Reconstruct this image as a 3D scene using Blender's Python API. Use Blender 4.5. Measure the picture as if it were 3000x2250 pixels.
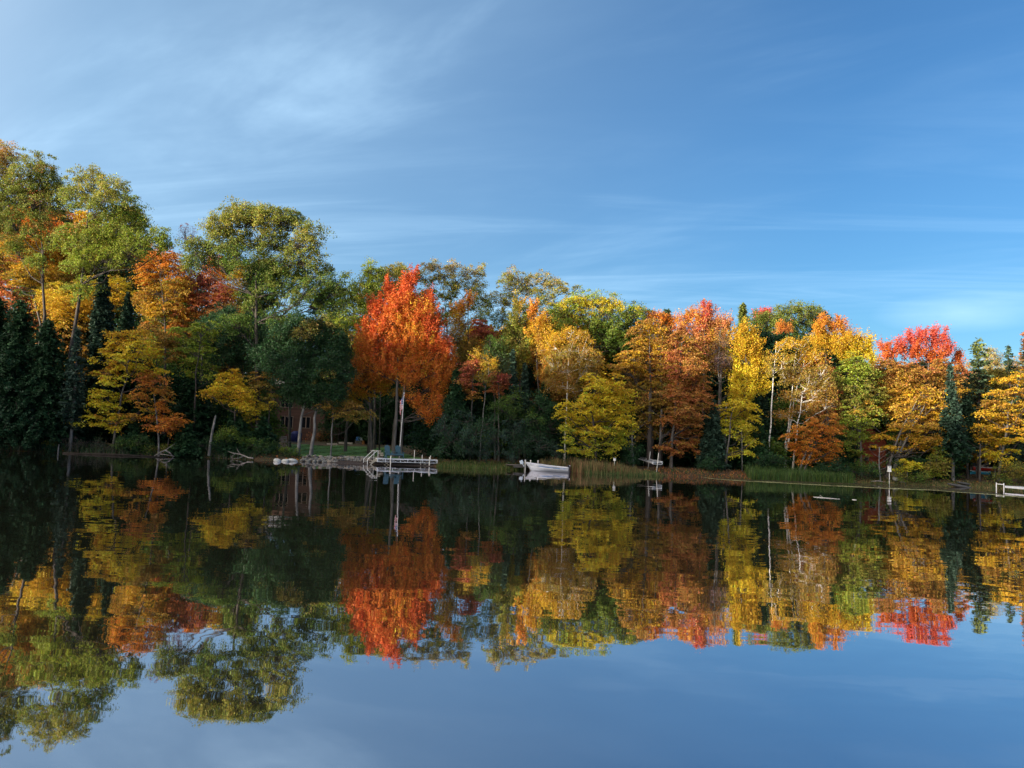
import bpy, math, random
import numpy as np
from mathutils import Vector, Matrix

SC = bpy.context.scene
for o in list(bpy.data.objects): bpy.data.objects.remove(o)
COL = SC.collection

# ------------------------------------------------------------------ camera
F = 2253.0; TH = math.radians(3.9); RO = math.radians(2.2); HC = 2.6
cam = bpy.data.cameras.new('camera'); CAM = bpy.data.objects.new('camera', cam); COL.objects.link(CAM)
cam.sensor_width = 36.0; cam.lens = 36.0*F/3000.0; cam.clip_start = 0.1; cam.clip_end = 3000
ROT = Matrix.Rotation(math.radians(90)+TH, 3, 'X') @ Matrix.Rotation(RO, 3, 'Z')
CAM.matrix_world = Matrix.Translation((0, 0, HC)) @ ROT.to_4x4()
SC.camera = CAM

# ------------------------------------------------------------------ light
SUN_AZ = 122.0      # degrees to the left of the view direction
SUN_EL = 8.5
SC.view_settings.view_transform = 'Standard'; SC.view_settings.look = 'None'
SC.view_settings.exposure = 1.27; SC.view_settings.gamma = 1.0; SC.view_settings.use_curve_mapping = False
a_, e_ = math.radians(SUN_AZ), math.radians(SUN_EL)
TO_SUN = Vector((-math.sin(a_)*math.cos(e_), math.cos(a_)*math.cos(e_), math.sin(e_)))
sl = bpy.data.lights.new('sun', 'SUN'); sl.energy = 4.7; sl.angle = math.radians(0.6); sl.color = (1.0, 0.86, 0.66)
SUN = bpy.data.objects.new('sun', sl); COL.objects.link(SUN)
SUN.rotation_euler = TO_SUN.to_track_quat('Z', 'Y').to_euler(); SUN.location = (-60, -40, 60)

W = bpy.data.worlds.new('World'); SC.world = W; W.use_nodes = True
nt = W.node_tree; nt.nodes.clear()
def N(t, **kw):
    n = nt.nodes.new(t)
    for k, v in kw.items(): setattr(n, k, v)
    return n
def LK(a, b): nt.links.new(a, b)
def ray_dir(px, py): return tuple((ROT @ Vector(((px-1500.0)/F, (1125.0-py)/F, -1.0))).normalized())
def setup_world():
    out = N('ShaderNodeOutputWorld'); bg = N('ShaderNodeBackground'); bg.inputs[1].default_value = 0.096
    sky = N('ShaderNodeTexSky', sky_type='NISHITA'); sky.sun_disc = False
    sky.sun_elevation = math.radians(SUN_EL)
    sky.sun_rotation = math.atan2(TO_SUN.x, TO_SUN.y)
    sky.altitude = 300; sky.air_density = 1.15; sky.dust_density = 0.2; sky.ozone_density = 5.4
    tc = N('ShaderNodeTexCoord'); sep = N('ShaderNodeSeparateXYZ'); LK(tc.outputs['Generated'], sep.inputs[0])
    def M(op, a, b=None, clamp=False):
        m = N('ShaderNodeMath', operation=op); m.use_clamp = clamp
        for i, v in enumerate((a, b)):
            if v is None: continue
            if hasattr(v, 'links'): LK(v, m.inputs[i])
            else: m.inputs[i].default_value = v
        return m.outputs[0]
    zz = M('ADD', M('MAXIMUM', sep.outputs[2], 0.0), 0.06)
    zz2 = M('ADD', zz, 0.16)
    cx = M('DIVIDE', sep.outputs[0], zz); cy = M('DIVIDE', sep.outputs[1], zz)
    cmb = N('ShaderNodeCombineXYZ'); LK(cx, cmb.inputs[0]); LK(cy, cmb.inputs[1])
    cmb2 = N('ShaderNodeCombineXYZ'); LK(M('DIVIDE', sep.outputs[0], zz2), cmb2.inputs[0]); LK(M('DIVIDE', sep.outputs[1], zz2), cmb2.inputs[1])
    def streak(rot, sc, scale, det, dist, lo, hi, off=(0, 0, 0), src=None):
        m0 = N('ShaderNodeMapping'); m0.inputs['Rotation'].default_value = (0, 0, math.radians(rot)); LK((src or cmb).outputs[0], m0.inputs[0])
        mp = N('ShaderNodeMapping')
        mp.inputs['Scale'].default_value = sc; mp.inputs['Location'].default_value = off
        LK(m0.outputs[0], mp.inputs[0])
        nz = N('ShaderNodeTexNoise'); nz.inputs['Scale'].default_value = scale; nz.inputs['Detail'].default_value = det
        nz.inputs['Roughness'].default_value = 0.58; nz.inputs['Distortion'].default_value = dist
        LK(mp.outputs[0], nz.inputs[0])
        mr = N('ShaderNodeMapRange', interpolation_type='SMOOTHSTEP'); mr.inputs[1].default_value = lo; mr.inputs[2].default_value = hi
        LK(nz.outputs[0], mr.inputs[0]); return mr.outputs[0]
    s1 = streak(30, (0.5, 2.2, 1), 1.3, 9, 1.1, 0.42, 0.80, src=cmb2)
    s2 = streak(8, (0.30, 1.5, 1), 1.0, 9, 1.2, 0.48, 0.76, (3, 1.7, 0))
    s3 = streak(30, (0.6, 1.5, 1), 0.9, 6, 0.6, 0.34, 0.72, (7, 2, 0), cmb2)
    left = N('ShaderNodeMapRange'); left.inputs[1].default_value = 0.38; left.inputs[2].default_value = -0.55
    left.inputs[3].default_value = 0.0; left.inputs[4].default_value = 1.0; LK(sep.outputs[0], left.inputs[0])
    lf = M('POWER', left.outputs[0], 1.3)
    veil = M('MULTIPLY', lf, M('ADD', M('MULTIPLY', s3, 0.20), 0.34))
    fine = M('MULTIPLY', M('MULTIPLY', s1, s3), M('ADD', M('MULTIPLY', lf, 0.26), 0.20))
    lowm = N('ShaderNodeMapRange'); lowm.inputs[1].default_value = 0.40; lowm.inputs[2].default_value = 0.14
    LK(sep.outputs[2], lowm.inputs[0])
    low = M('MULTIPLY', s2, M('MULTIPLY', lowm.outputs[0], 0.30))
    # a small soft cloud low on the right
    cd = ray_dir(2820, 915); dp = N('ShaderNodeVectorMath', operation='SUBTRACT'); LK(tc.outputs['Generated'], dp.inputs[0]); dp.inputs[1].default_value = cd
    ds = N('ShaderNodeVectorMath', operation='MULTIPLY'); LK(dp.outputs[0], ds.inputs[0]); ds.inputs[1].default_value = (10.5, 10.5, 42)
    ln = N('ShaderNodeVectorMath', operation='LENGTH'); LK(ds.outputs[0], ln.inputs[0])
    pn = N('ShaderNodeTexNoise'); pn.inputs['Scale'].default_value = 9; pn.inputs['Detail'].default_value = 6
    mp2 = N('ShaderNodeMapping'); mp2.inputs['Scale'].default_value = (1, 1, 3.5); LK(tc.outputs['Generated'], mp2.inputs[0]); LK(mp2.outputs[0], pn.inputs[0])
    pc = M('MULTIPLY', M('SUBTRACT', 1.0, ln.outputs['Value'], True), M('MULTIPLY', pn.outputs[0], 1.5))
    fac = M('ADD', M('ADD', M('ADD', veil, fine), low), M('MULTIPLY', pc, 0.55), clamp=True)
    mix = N('ShaderNodeMix', data_type='RGBA'); LK(fac, mix.inputs[0]); LK(sky.outputs[0], mix.inputs[6])
    mix.inputs[7].default_value = (3.6, 5.4, 7.2, 1)
    # warm sky glow added round the low sun behind the camera, filling the shade
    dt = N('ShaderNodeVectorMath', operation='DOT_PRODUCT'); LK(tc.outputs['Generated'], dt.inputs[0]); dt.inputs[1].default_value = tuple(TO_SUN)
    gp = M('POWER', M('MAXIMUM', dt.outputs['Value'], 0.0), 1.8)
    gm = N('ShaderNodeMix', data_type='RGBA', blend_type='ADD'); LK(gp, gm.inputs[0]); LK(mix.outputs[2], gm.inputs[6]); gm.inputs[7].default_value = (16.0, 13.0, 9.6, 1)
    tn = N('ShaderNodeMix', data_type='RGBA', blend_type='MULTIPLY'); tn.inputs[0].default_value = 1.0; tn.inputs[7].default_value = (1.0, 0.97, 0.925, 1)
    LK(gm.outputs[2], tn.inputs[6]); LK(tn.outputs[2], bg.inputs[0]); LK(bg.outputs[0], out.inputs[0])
setup_world()

# ------------------------------------------------------------------ view geometry helpers
def ray(px, py):
    return ROT @ Vector(((px-1500.0)/F, (1125.0-py)/F, -1.0))
def at(px, py, Y):
    r = ray(px, py); k = Y/r.y
    return Vector((r.x*k, Y, HC+r.z*k))
def onw(px, py, z=0.0):
    r = ray(px, py); k = (z-HC)/r.z
    return Vector((r.x*k, r.y*k, z))
def shore_y(x):
    return 60.6 + 0.5*np.sin(x*0.21+1.0) + 0.25*np.sin(x*0.7) + 0.9*np.exp(-((x+10.5)/5.5)**2) - 0.5*np.exp(-((x-9)/4)**2)
def gz(x, y):
    d = y - shore_y(x)
    dn = -12.0 - 0.35*np.abs(x+5) - y        # near shore, behind the camera
    d = np.maximum(d, dn)
    s = np.clip(d/1.6, 0, 1); s = s*s*(3-2*s)
    return np.where(d < 0, np.maximum(d*0.12, -1.2), 0.42*s + 0.024*np.clip(d, 0, 40) + 0.10*np.clip(d-40, 0, 120))
def gx(px, Y):
    return at(px, 1340+(px-750)*0.042, Y).x
def base(px, Y):
    x = gx(px, Y); return Vector((x, Y, float(gz(x, Y))))

# ------------------------------------------------------------------ materials
MATS = {}
def newmat(name):
    m = bpy.data.materials.new(name); m.use_nodes = True; MATS[name] = m
    b = m.node_tree.nodes['Principled BSDF']; return m, m.node_tree, b
def simple(name, col, rough=0.6, metal=0.0, noise=0.15, scale=8.0, stretch=(1, 1, 1), spec=0.4, bump=0.0):
    m, t, b = newmat(name)
    tc = t.nodes.new('ShaderNodeTexCoord'); mp = t.nodes.new('ShaderNodeMapping'); mp.inputs['Scale'].default_value = stretch
    t.links.new(tc.outputs['Object'], mp.inputs[0])
    nz = t.nodes.new('ShaderNodeTexNoise'); nz.inputs['Scale'].default_value = scale; nz.inputs['Detail'].default_value = 5
    t.links.new(mp.outputs[0], nz.inputs[0])
    cr = t.nodes.new('ShaderNodeValToRGB')
    lo = [max(0, c*(1-noise*1.6)) for c in col]; hi = [min(1, c*(1+noise*1.6)) for c in col]
    cr.color_ramp.elements[0].position = 0.3; cr.color_ramp.elements[0].color = (*lo, 1)
    cr.color_ramp.elements[1].position = 0.7; cr.color_ramp.elements[1].color = (*hi, 1)
    t.links.new(nz.outputs[0], cr.inputs[0]); t.links.new(cr.outputs[0], b.inputs['Base Color'])
    b.inputs['Roughness'].default_value = rough; b.inputs['Metallic'].default_value = metal
    b.inputs['Specular IOR Level'].default_value = spec
    if bump:
        bp = t.nodes.new('ShaderNodeBump'); bp.inputs['Strength'].default_value = bump; bp.inputs['Distance'].default_value = 0.05
        t.links.new(nz.outputs[0], bp.inputs['Height']); t.links.new(bp.outputs[0], b.inputs['Normal'])
    return m
def leafmat(name, trans=0.38, rough=0.55):
    m, t, b = newmat(name)
    at_ = t.nodes.new('ShaderNodeAttribute'); at_.attribute_name = 'Col'
    t.links.new(at_.outputs['Color'], b.inputs['Base Color']); b.inputs['Roughness'].default_value = rough
    b.inputs['Specular IOR Level'].default_value = 0.25
    tr = t.nodes.new('ShaderNodeBsdfTranslucent'); t.links.new(at_.outputs['Color'], tr.inputs[0])
    mx = t.nodes.new('ShaderNodeMixShader'); mx.inputs[0].default_value = trans
    t.links.new(b.outputs[0], mx.inputs[1]); t.links.new(tr.outputs[0], mx.inputs[2])
    t.links.new(mx.outputs[0], t.nodes['Material Output'].inputs[0]); return m
LEAF = leafmat('leaf'); NEEDLE = leafmat('needle', 0.15, 0.6)
simple('bark_grey', (0.095, 0.088, 0.08), 0.85, noise=0.3, scale=3, stretch=(2, 2, 0.6), bump=0.6)
simple('bark_dark', (0.06, 0.05, 0.045), 0.9, noise=0.3, scale=3, stretch=(2, 2, 0.5), bump=0.6)
simple('bark_pale', (0.15, 0.147, 0.142), 0.8, noise=0.35, scale=2.5, stretch=(1.5, 1.5, 0.9), bump=0.4)
simple('wet_log', (0.022, 0.018, 0.015), 0.8, noise=0.3, scale=5, bump=0.4, spec=0.15)
simple('driftwood', (0.22, 0.20, 0.185), 0.85, noise=0.3, scale=5, bump=0.4)
def birch():
    m = simple('bark_birch', (0.62, 0.60, 0.56), 0.6, noise=0.08, scale=3)
    t = m.node_tree; b = t.nodes['Principled BSDF']
    tc = t.nodes.new('ShaderNodeTexCoord'); mp = t.nodes.new('ShaderNodeMapping'); mp.inputs['Scale'].default_value = (1.2, 1.2, 4.5)
    t.links.new(tc.outputs['Object'], mp.inputs[0]); nz = t.nodes.new('ShaderNodeTexNoise'); nz.inputs['Scale'].default_value = 1.6
    nz.inputs['Detail'].default_value = 4; t.links.new(mp.outputs[0], nz.inputs[0])
    mr = t.nodes.new('ShaderNodeMapRange'); mr.inputs[1].default_value = 0.56; mr.inputs[2].default_value = 0.62; t.links.new(nz.outputs[0], mr.inputs[0])
    mx = t.nodes.new('ShaderNodeMix'); mx.data_type = 'RGBA'
    src = b.inputs['Base Color'].links[0].from_socket
    t.links.new(mr.outputs[0], mx.inputs[0]); t.links.new(src, mx.inputs[6]); mx.inputs[7].default_value = (0.06, 0.05, 0.045, 1)
    t.links.new(mx.outputs[2], b.inputs['Base Color'])
birch()
simple('aluminium', (0.74, 0.76, 0.80), 0.42, 0.25, noise=0.06, scale=6)
simple('white_paint', (0.80, 0.80, 0.78), 0.4, noise=0.05, scale=6)
simple('post_white', (0.66, 0.64, 0.58), 0.6, noise=0.12, scale=9, stretch=(1, 1, 0.4))
simple('decking', (0.40, 0.41, 0.43), 0.6, noise=0.12, scale=12, stretch=(1, 8, 1))
simple('pale_plank', (0.42, 0.39, 0.32), 0.75, noise=0.2, scale=6, stretch=(0.4, 4, 1))
simple('old_plank', (0.13, 0.115, 0.10), 0.85, noise=0.3, scale=6, stretch=(0.4, 4, 1))
simple('grey_plank', (0.27, 0.26, 0.25), 0.8, noise=0.2, scale=6, stretch=(0.6, 4, 1))
simple('galvanised', (0.50, 0.44, 0.32), 0.5, 0.4, noise=0.2, scale=12)
simple('blue_resin', (0.045, 0.105, 0.14), 0.5, noise=0.08, scale=9)
simple('hull', (0.42, 0.45, 0.50), 0.38, 0.55, noise=0.14, scale=3, stretch=(0.3, 3, 2))
simple('hull_blue', (0.20, 0.31, 0.52), 0.4, 0.2, noise=0.3, scale=3, stretch=(0.5, 1, 6))
simple('black_plastic', (0.02, 0.018, 0.03), 0.4, noise=0.1)
simple('cowl_white', (0.52, 0.60, 0.68), 0.35, noise=0.06)
simple('stone', (0.20, 0.20, 0.185), 0.85, noise=0.25, scale=4, bump=0.5)
simple('stone_tan', (0.24, 0.21, 0.175), 0.85, noise=0.25, scale=4, bump=0.5)
simple('stone_dark', (0.07, 0.07, 0.07), 0.85, noise=0.25, scale=4, bump=0.5)
simple('stone_white', (0.50, 0.51, 0.49), 0.7, noise=0.12, scale=3, bump=0.3)
simple('roof_shingle', (0.13, 0.13, 0.14), 0.85, noise=0.2, scale=10, stretch=(1, 3, 3))
simple('trim', (0.28, 0.21, 0.16), 0.7, noise=0.1)
simple('red_plastic', (0.42, 0.02, 0.015), 0.35, noise=0.06)
simple('cyan_plastic', (0.03, 0.30, 0.46), 0.35, noise=0.08)
simple('tarp_blue', (0.01, 0.02, 0.13), 0.6, noise=0.2, scale=5, bump=0.4)
simple('bin_blue', (0.04, 0.16, 0.42), 0.5, noise=0.08)
simple('box_orange', (0.50, 0.22, 0.06), 0.7, noise=0.12)
simple('curtain', (0.45, 0.40, 0.22), 0.8, noise=0.15)
simple('steel_dark', (0.05, 0.05, 0.055), 0.5, 0.5, noise=0.1)
def glass():
    m, t, b = newmat('glass'); b.inputs['Base Color'].default_value = (0.012, 0.014, 0.02, 1); b.inputs['Roughness'].default_value = 0.03
    b.inputs['Specular IOR Level'].default_value = 0.9
    nz = t.nodes.new('ShaderNodeTexNoise'); nz.inputs['Scale'].default_value = 1.2; bp = t.nodes.new('ShaderNodeBump'); bp.inputs['Strength'].default_value = 0.15
    t.links.new(nz.outputs[0], bp.inputs['Height']); t.links.new(bp.outputs[0], b.inputs['Normal'])
glass()
def logwall(name, c1, c2, pitch):
    m, t, b = newmat(name); tc = t.nodes.new('ShaderNodeTexCoord'); sp = t.nodes.new('ShaderNodeSeparateXYZ'); t.links.new(tc.outputs['Object'], sp.inputs[0])
    mm = t.nodes.new('ShaderNodeMath'); mm.operation = 'MULTIPLY'; mm.inputs[1].default_value = 1.0/pitch; t.links.new(sp.outputs[2], mm.inputs[0])
    fl = t.nodes.new('ShaderNodeMath'); fl.operation = 'FLOOR'; t.links.new(mm.outputs[0], fl.inputs[0])
    wn = t.nodes.new('ShaderNodeTexWhiteNoise'); wn.noise_dimensions = '1D'; t.links.new(fl.outputs[0], wn.inputs['W'])
    nz = t.nodes.new('ShaderNodeTexNoise'); nz.inputs['Scale'].default_value = 2.0
    mp = t.nodes.new('ShaderNodeMapping'); mp.inputs['Scale'].default_value = (0.6, 0.6, 9); t.links.new(tc.outputs['Object'], mp.inputs[0]); t.links.new(mp.outputs[0], nz.inputs[0])
    ad = t.nodes.new('ShaderNodeMath'); ad.operation = 'MULTIPLY_ADD'; ad.inputs[1].default_value = 0.5; t.links.new(wn.outputs[0], ad.inputs[0]); 
    m2 = t.nodes.new('ShaderNodeMath'); m2.operation = 'MULTIPLY'; m2.inputs[1].default_value = 0.5; t.links.new(nz.outputs[0], m2.inputs[0]); t.links.new(m2.outputs[0], ad.inputs[2])
    mx = t.nodes.new('ShaderNodeMix'); mx.data_type = 'RGBA'; mx.inputs[6].default_value = (*c1, 1); mx.inputs[7].default_value = (*c2, 1)
    t.links.new(ad.outputs[0], mx.inputs[0]); t.links.new(mx.outputs[2], b.inputs['Base Color']); b.inputs['Roughness'].default_value = 0.6
logwall('log_brown', (0.05, 0.024, 0.018), (0.12, 0.055, 0.035), 0.2)
logwall('log_red', (0.20, 0.040, 0.020), (0.38, 0.085, 0.035), 0.2)
def groundmat():
    m, t, b = newmat('forest_floor')
    tc = t.nodes.new('ShaderNodeTexCoord')
    n1 = t.nodes.new('ShaderNodeTexNoise'); n1.inputs['Scale'].default_value = 0.35; n1.inputs['Detail'].default_value = 6
    n2 = t.nodes.new('ShaderNodeTexNoise'); n2.inputs['Scale'].default_value = 9; n2.inputs['Detail'].default_value = 6
    t.links.new(tc.outputs['Object'], n1.inputs[0]); t.links.new(tc.outputs['Object'], n2.inputs[0])
    c = t.nodes.new('ShaderNodeValToRGB'); e = c.color_ramp.elements
    e[0].position = 0.32; e[0].color = (0.035, 0.05, 0.018, 1); e[1].position = 0.68; e[1].color = (0.16, 0.085, 0.035, 1)
    k = e.new(0.5); k.color = (0.085, 0.06, 0.03, 1)
    t.links.new(n1.outputs[0], c.inputs[0])
    mx = t.nodes.new('ShaderNodeMix'); mx.data_type = 'RGBA'; mx.blend_type = 'OVERLAY'; mx.inputs[0].default_value = 0.9
    t.links.new(c.outputs[0], mx.inputs[6]); t.links.new(n2.outputs[0], mx.inputs[7]); t.links.new(mx.outputs[2], b.inputs['Base Color'])
    b.inputs['Roughness'].default_value = 0.95
    bp = t.nodes.new('ShaderNodeBump'); bp.inputs['Strength'].default_value = 0.8; bp.inputs['Distance'].default_value = 0.15
    t.links.new(n2.outputs[0], bp.inputs['Height']); t.links.new(bp.outputs[0], b.inputs['Normal'])
groundmat()
simple('sand', (0.05, 0.038, 0.033), 0.95, noise=0.25, scale=6, bump=0.3)
simple('lawn', (0.07, 0.165, 0.035), 0.95, noise=0.28, scale=3.5, bump=0.6)
def watermat():
    m = bpy.data.materials.new('water'); m.use_nodes = True; MATS['water'] = m; t = m.node_tree; t.nodes.clear()
    def n(x): return t.nodes.new(x)
    out = n('ShaderNodeOutputMaterial'); geo = n('ShaderNodeNewGeometry')
    def nv(scale, sx, sy, amp, det, off):
        mp = n('ShaderNodeMapping'); mp.inputs['Scale'].default_value = (sx, sy, 1); mp.inputs['Location'].default_value = off
        mp.inputs['Rotation'].default_value = (0, 0, 0.25)
        t.links.new(geo.outputs['Position'], mp.inputs[0])
        z = n('ShaderNodeTexNoise'); z.inputs['Scale'].default_value = scale; z.inputs['Detail'].default_value = det; z.inputs['Distortion'].default_value = 0.4
        t.links.new(mp.outputs[0], z.inputs[0])
        s = n('ShaderNodeVectorMath'); s.operation = 'SUBTRACT'; s.inputs[1].default_value = (0.5, 0.5, 0.5); t.links.new(z.outputs['Color'], s.inputs[0])
        k = n('ShaderNodeVectorMath'); k.operation = 'MULTIPLY'; k.inputs[1].default_value = (amp*0.5, amp, 0); t.links.new(s.outputs[0], k.inputs[0]); return k.outputs[0]
    a = nv(1.0, 0.9, 1.6, 0.030, 2.0, (0, 0, 0)); c = nv(3.2, 0.6, 1.6, 0.010, 1.0, (5, 9, 0)); g = nv(0.10, 1, 1, 0.008, 1.0, (2, 2, 0))
    # calmer and livelier patches
    pn = n('ShaderNodeTexNoise'); pn.inputs['Scale'].default_value = 0.06; t.links.new(geo.outputs['Position'], pn.inputs[0])
    pr = n('ShaderNodeMapRange'); pr.inputs[1].default_value = 0.38; pr.inputs[2].default_value = 0.62; pr.inputs[3].default_value = 0.45; pr.inputs[4].default_value = 1.15
    t.links.new(pn.outputs[0], pr.inputs[0])
    s1 = n('ShaderNodeVectorMath'); s1.operation = 'ADD'; t.links.new(a, s1.inputs[0]); t.links.new(c, s1.inputs[1])
    sc = n('ShaderNodeVectorMath'); sc.operation = 'SCALE'; t.links.new(s1.outputs[0], sc.inputs[0]); t.links.new(pr.outputs[0], sc.inputs['Scale'])
    s2 = n('ShaderNodeVectorMath'); s2.operation = 'ADD'; t.links.new(sc.outputs[0], s2.inputs[0]); t.links.new(g, s2.inputs[1])
    s3 = n('ShaderNodeVectorMath'); s3.operation = 'ADD'; t.links.new(s2.outputs[0], s3.inputs[0]); s3.inputs[1].default_value = (0, 0, 1)
    nr = n('ShaderNodeVectorMath'); nr.operation = 'NORMALIZE'; t.links.new(s3.outputs[0], nr.inputs[0])
    gl = n('ShaderNodeBsdfGlossy'); gl.inputs['Roughness'].default_value = 0.015; gl.inputs['Color'].default_value = (0.90, 0.88, 0.93, 1)
    t.links.new(nr.outputs[0], gl.inputs['Normal'])
    df = n('ShaderNodeBsdfDiffuse'); df.inputs[0].default_value = (0.030, 0.032, 0.017, 1)
    fr = n('ShaderNodeFresnel'); fr.inputs[0].default_value = 1.33; t.links.new(nr.outputs[0], fr.inputs['Normal'])
    mr = n('ShaderNodeMapRange'); mr.inputs[1].default_value = 0.05; mr.inputs[2].default_value = 0.75; mr.inputs[3].default_value = 0.54; mr.inputs[4].default_value = 0.94
    t.links.new(fr.outputs[0], mr.inputs[0])
    mx = n('ShaderNodeMixShader'); t.links.new(mr.outputs[0], mx.inputs[0]); t.links.new(df.outputs[0], mx.inputs[1]); t.links.new(gl.outputs[0], mx.inputs[2])
    t.links.new(mx.outputs[0], out.inputs[0])
watermat()
def flagmat():
    m, t, b = newmat('flag_cloth'); uv = t.nodes.new('ShaderNodeAttribute'); uv.attribute_name = 'Col'
    t.links.new(uv.outputs['Color'], b.inputs['Base Color']); b.inputs['Roughness'].default_value = 0.7
flagmat()

# ------------------------------------------------------------------ mesh helpers
def tag(o, label=None, cat=None, group=None, kind=None):
    if label: o['label'] = label
    if cat: o['category'] = cat
    if group: o['group'] = group
    if kind: o['kind'] = kind
    return o
def empty(name, loc=(0, 0, 0), rz=0.0):
    o = bpy.data.objects.new(name, None); o.location = loc; o.rotation_euler = (0, 0, rz); COL.objects.link(o); o.empty_display_size = 0.2; return o
def np_mesh(name, V, Q, mat, parent=None, col=None, smooth=False, loc=None):
    V = np.asarray(V, dtype=np.float32); Q = np.asarray(Q, dtype=np.int32)
    if loc is not None: V = V - np.array(loc, dtype=np.float32)
    me = bpy.data.meshes.new(name); k = Q.shape[1]
    me.vertices.add(len(V)); me.vertices.foreach_set('co', V.ravel())
    me.loops.add(Q.size); me.loops.foreach_set('vertex_index', Q.ravel())
    me.polygons.add(len(Q)); me.polygons.foreach_set('loop_start', np.arange(0, Q.size, k, dtype=np.int32))
    if smooth: me.polygons.foreach_set('use_smooth', np.ones(len(Q), dtype=bool))
    if col is not None:
        a = me.attributes.new('Col', 'FLOAT_COLOR', 'FACE')
        c4 = np.ones((len(Q), 4), dtype=np.float32); c4[:, :3] = col; a.data.foreach_set('color', c4.ravel())
    me.update(calc_edges=True)
    me.materials.append(MATS[mat]); o = bpy.data.objects.new(name, me); COL.objects.link(o)
    if parent is not None: o.parent = parent
    elif loc is not None: o.location = loc
    return o
class MB:
    def __init__(s): s.v = []; s.q = []
    def add(s, V, Q):
        b = len(s.v); s.v += [tuple(p) for p in V]; s.q += [tuple(i+b for i in f) for f in Q]; return s
    def box(s, x0, y0, z0, x1, y1, z1, M=None):
        V = [Vector(p) for p in ((x0, y0, z0), (x1, y0, z0), (x1, y1, z0), (x0, y1, z0), (x0, y0, z1), (x1, y0, z1), (x1, y1, z1), (x0, y1, z1))]
        if M is not None: V = [M @ p for p in V]
        return s.add(V, [(0, 3, 2, 1), (4, 5, 6, 7), (0, 1, 5, 4), (1, 2, 6, 5), (2, 3, 7, 6), (3, 0, 4, 7)])
    def bar(s, a, b, w, h=None):
        h = h or w; a = Vector(a); b = Vector(b); d = (b-a); L = d.length; d.normalize()
        up = Vector((0, 0, 1)) if abs(d.z) < 0.95 else Vector((0, 1, 0)); sd = d.cross(up).normalized(); u = sd.cross(d)
        V = [a+sd*i*w/2+u*j*h/2 for i, j in ((-1, -1), (1, -1), (1, 1), (-1, 1))]+[b+sd*i*w/2+u*j*h/2 for i, j in ((-1, -1), (1, -1), (1, 1), (-1, 1))]
        return s.add(V, [(0, 3, 2, 1), (4, 5, 6, 7), (0, 1, 5, 4), (1, 2, 6, 5), (2, 3, 7, 6), (3, 0, 4, 7)])
    def tube(s, pts, r, n=8):
        pts = [Vector(p) for p in pts]; rs = r if isinstance(r, (list, tuple)) else [r]*len(pts); V = []; Q = []
        for i, p in enumerate(pts):
            d = (pts[min(i+1, len(pts)-1)]-pts[max(i-1, 0)]).normalized()
            ref = Vector((0, 1, 0.02)) if abs(d.y) < 0.9 else Vector((1, 0, 0)); a = d.cross(ref).normalized(); c = d.cross(a)
            V += [p + (a*math.cos(2*math.pi*k/n)+c*math.sin(2*math.pi*k/n))*rs[i] for k in range(n)]
        for i in range(len(pts)-1):
            for k in range(n): Q.append((i*n+k, i*n+(k+1) % n, (i+1)*n+(k+1) % n, (i+1)*n+k))
        b = len(V); V += [pts[0], pts[-1]]; e = (len(pts)-1)*n
        for k in range(n): Q.append((b, (k+1) % n, k)); Q.append((b+1, e+k, e+(k+1) % n))
        return s.add(V, Q)
    def build(s, name, mat, parent=None, smooth=False, loc=None):
        V = s.v
        if loc is not None: V = [tuple(Vector(p)-Vector(loc)) for p in V]
        me = bpy.data.meshes.new(name); me.from_pydata(V, [], s.q); me.update(); me.materials.append(MATS[mat])
        if smooth: me.polygons.foreach_set('use_smooth', [True]*len(me.polygons))
        o = bpy.data.objects.new(name, me); COL.objects.link(o)
        if parent is not None: o.parent = parent
        elif loc is not None: o.location = loc
        return o

# batch tubes in numpy: list of (pts (k,3), radii (k)), n sides
def tubes(lst, n=5):
    Vs, Qs, off = [], [], 0
    ang = np.arange(n)*2*np.pi/n
    for P, R in lst:
        P = np.asarray(P, float); R = np.asarray(R, float); k = len(P)
        D = np.empty_like(P); D[1:-1] = P[2:]-P[:-2]; D[0] = P[1]-P[0]; D[-1] = P[-1]-P[-2]
        D /= np.linalg.norm(D, axis=1, keepdims=True)+1e-9
        ref = np.where(np.abs(D[:, 1:2]) < 0.9, np.array([[0, 1, 0.02]]), np.array([[1.0, 0, 0]]))
        A = np.cross(D, ref); A /= np.linalg.norm(A, axis=1, keepdims=True)+1e-9; B = np.cross(D, A)
        V = P[:, None, :]+(A[:, None, :]*np.cos(ang)[None, :, None]+B[:, None, :]*np.sin(ang)[None, :, None])*R[:, None, None]
        Vs.append(V.reshape(-1, 3))
        i = np.arange(k-1)[:, None]*n; j = np.arange(n)[None, :]; j2 = (j+1) % n
        Q = np.stack([i+j, i+j2, i+n+j2, i+n+j], -1).reshape(-1, 4)+off
        Qs.append(Q); off += k*n
    return np.concatenate(Vs), np.concatenate(Qs)
def unit(v): return v/(np.linalg.norm(v, axis=-1, keepdims=True)+1e-9)
def curve3(a, b, sag, rng, n=5, wig=0.06):
    a = np.array(a, float); b = np.array(b, float); t = np.linspace(0, 1, n)[:, None]; L = np.linalg.norm(b-a)
    P = a*(1-t)+b*t; P[:, 2] += (np.sin(t[:, 0]*np.pi))*sag*L
    P[1:-1] += rng.normal(0, wig*L, (n-2, 3))*0.6
    return P

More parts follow.
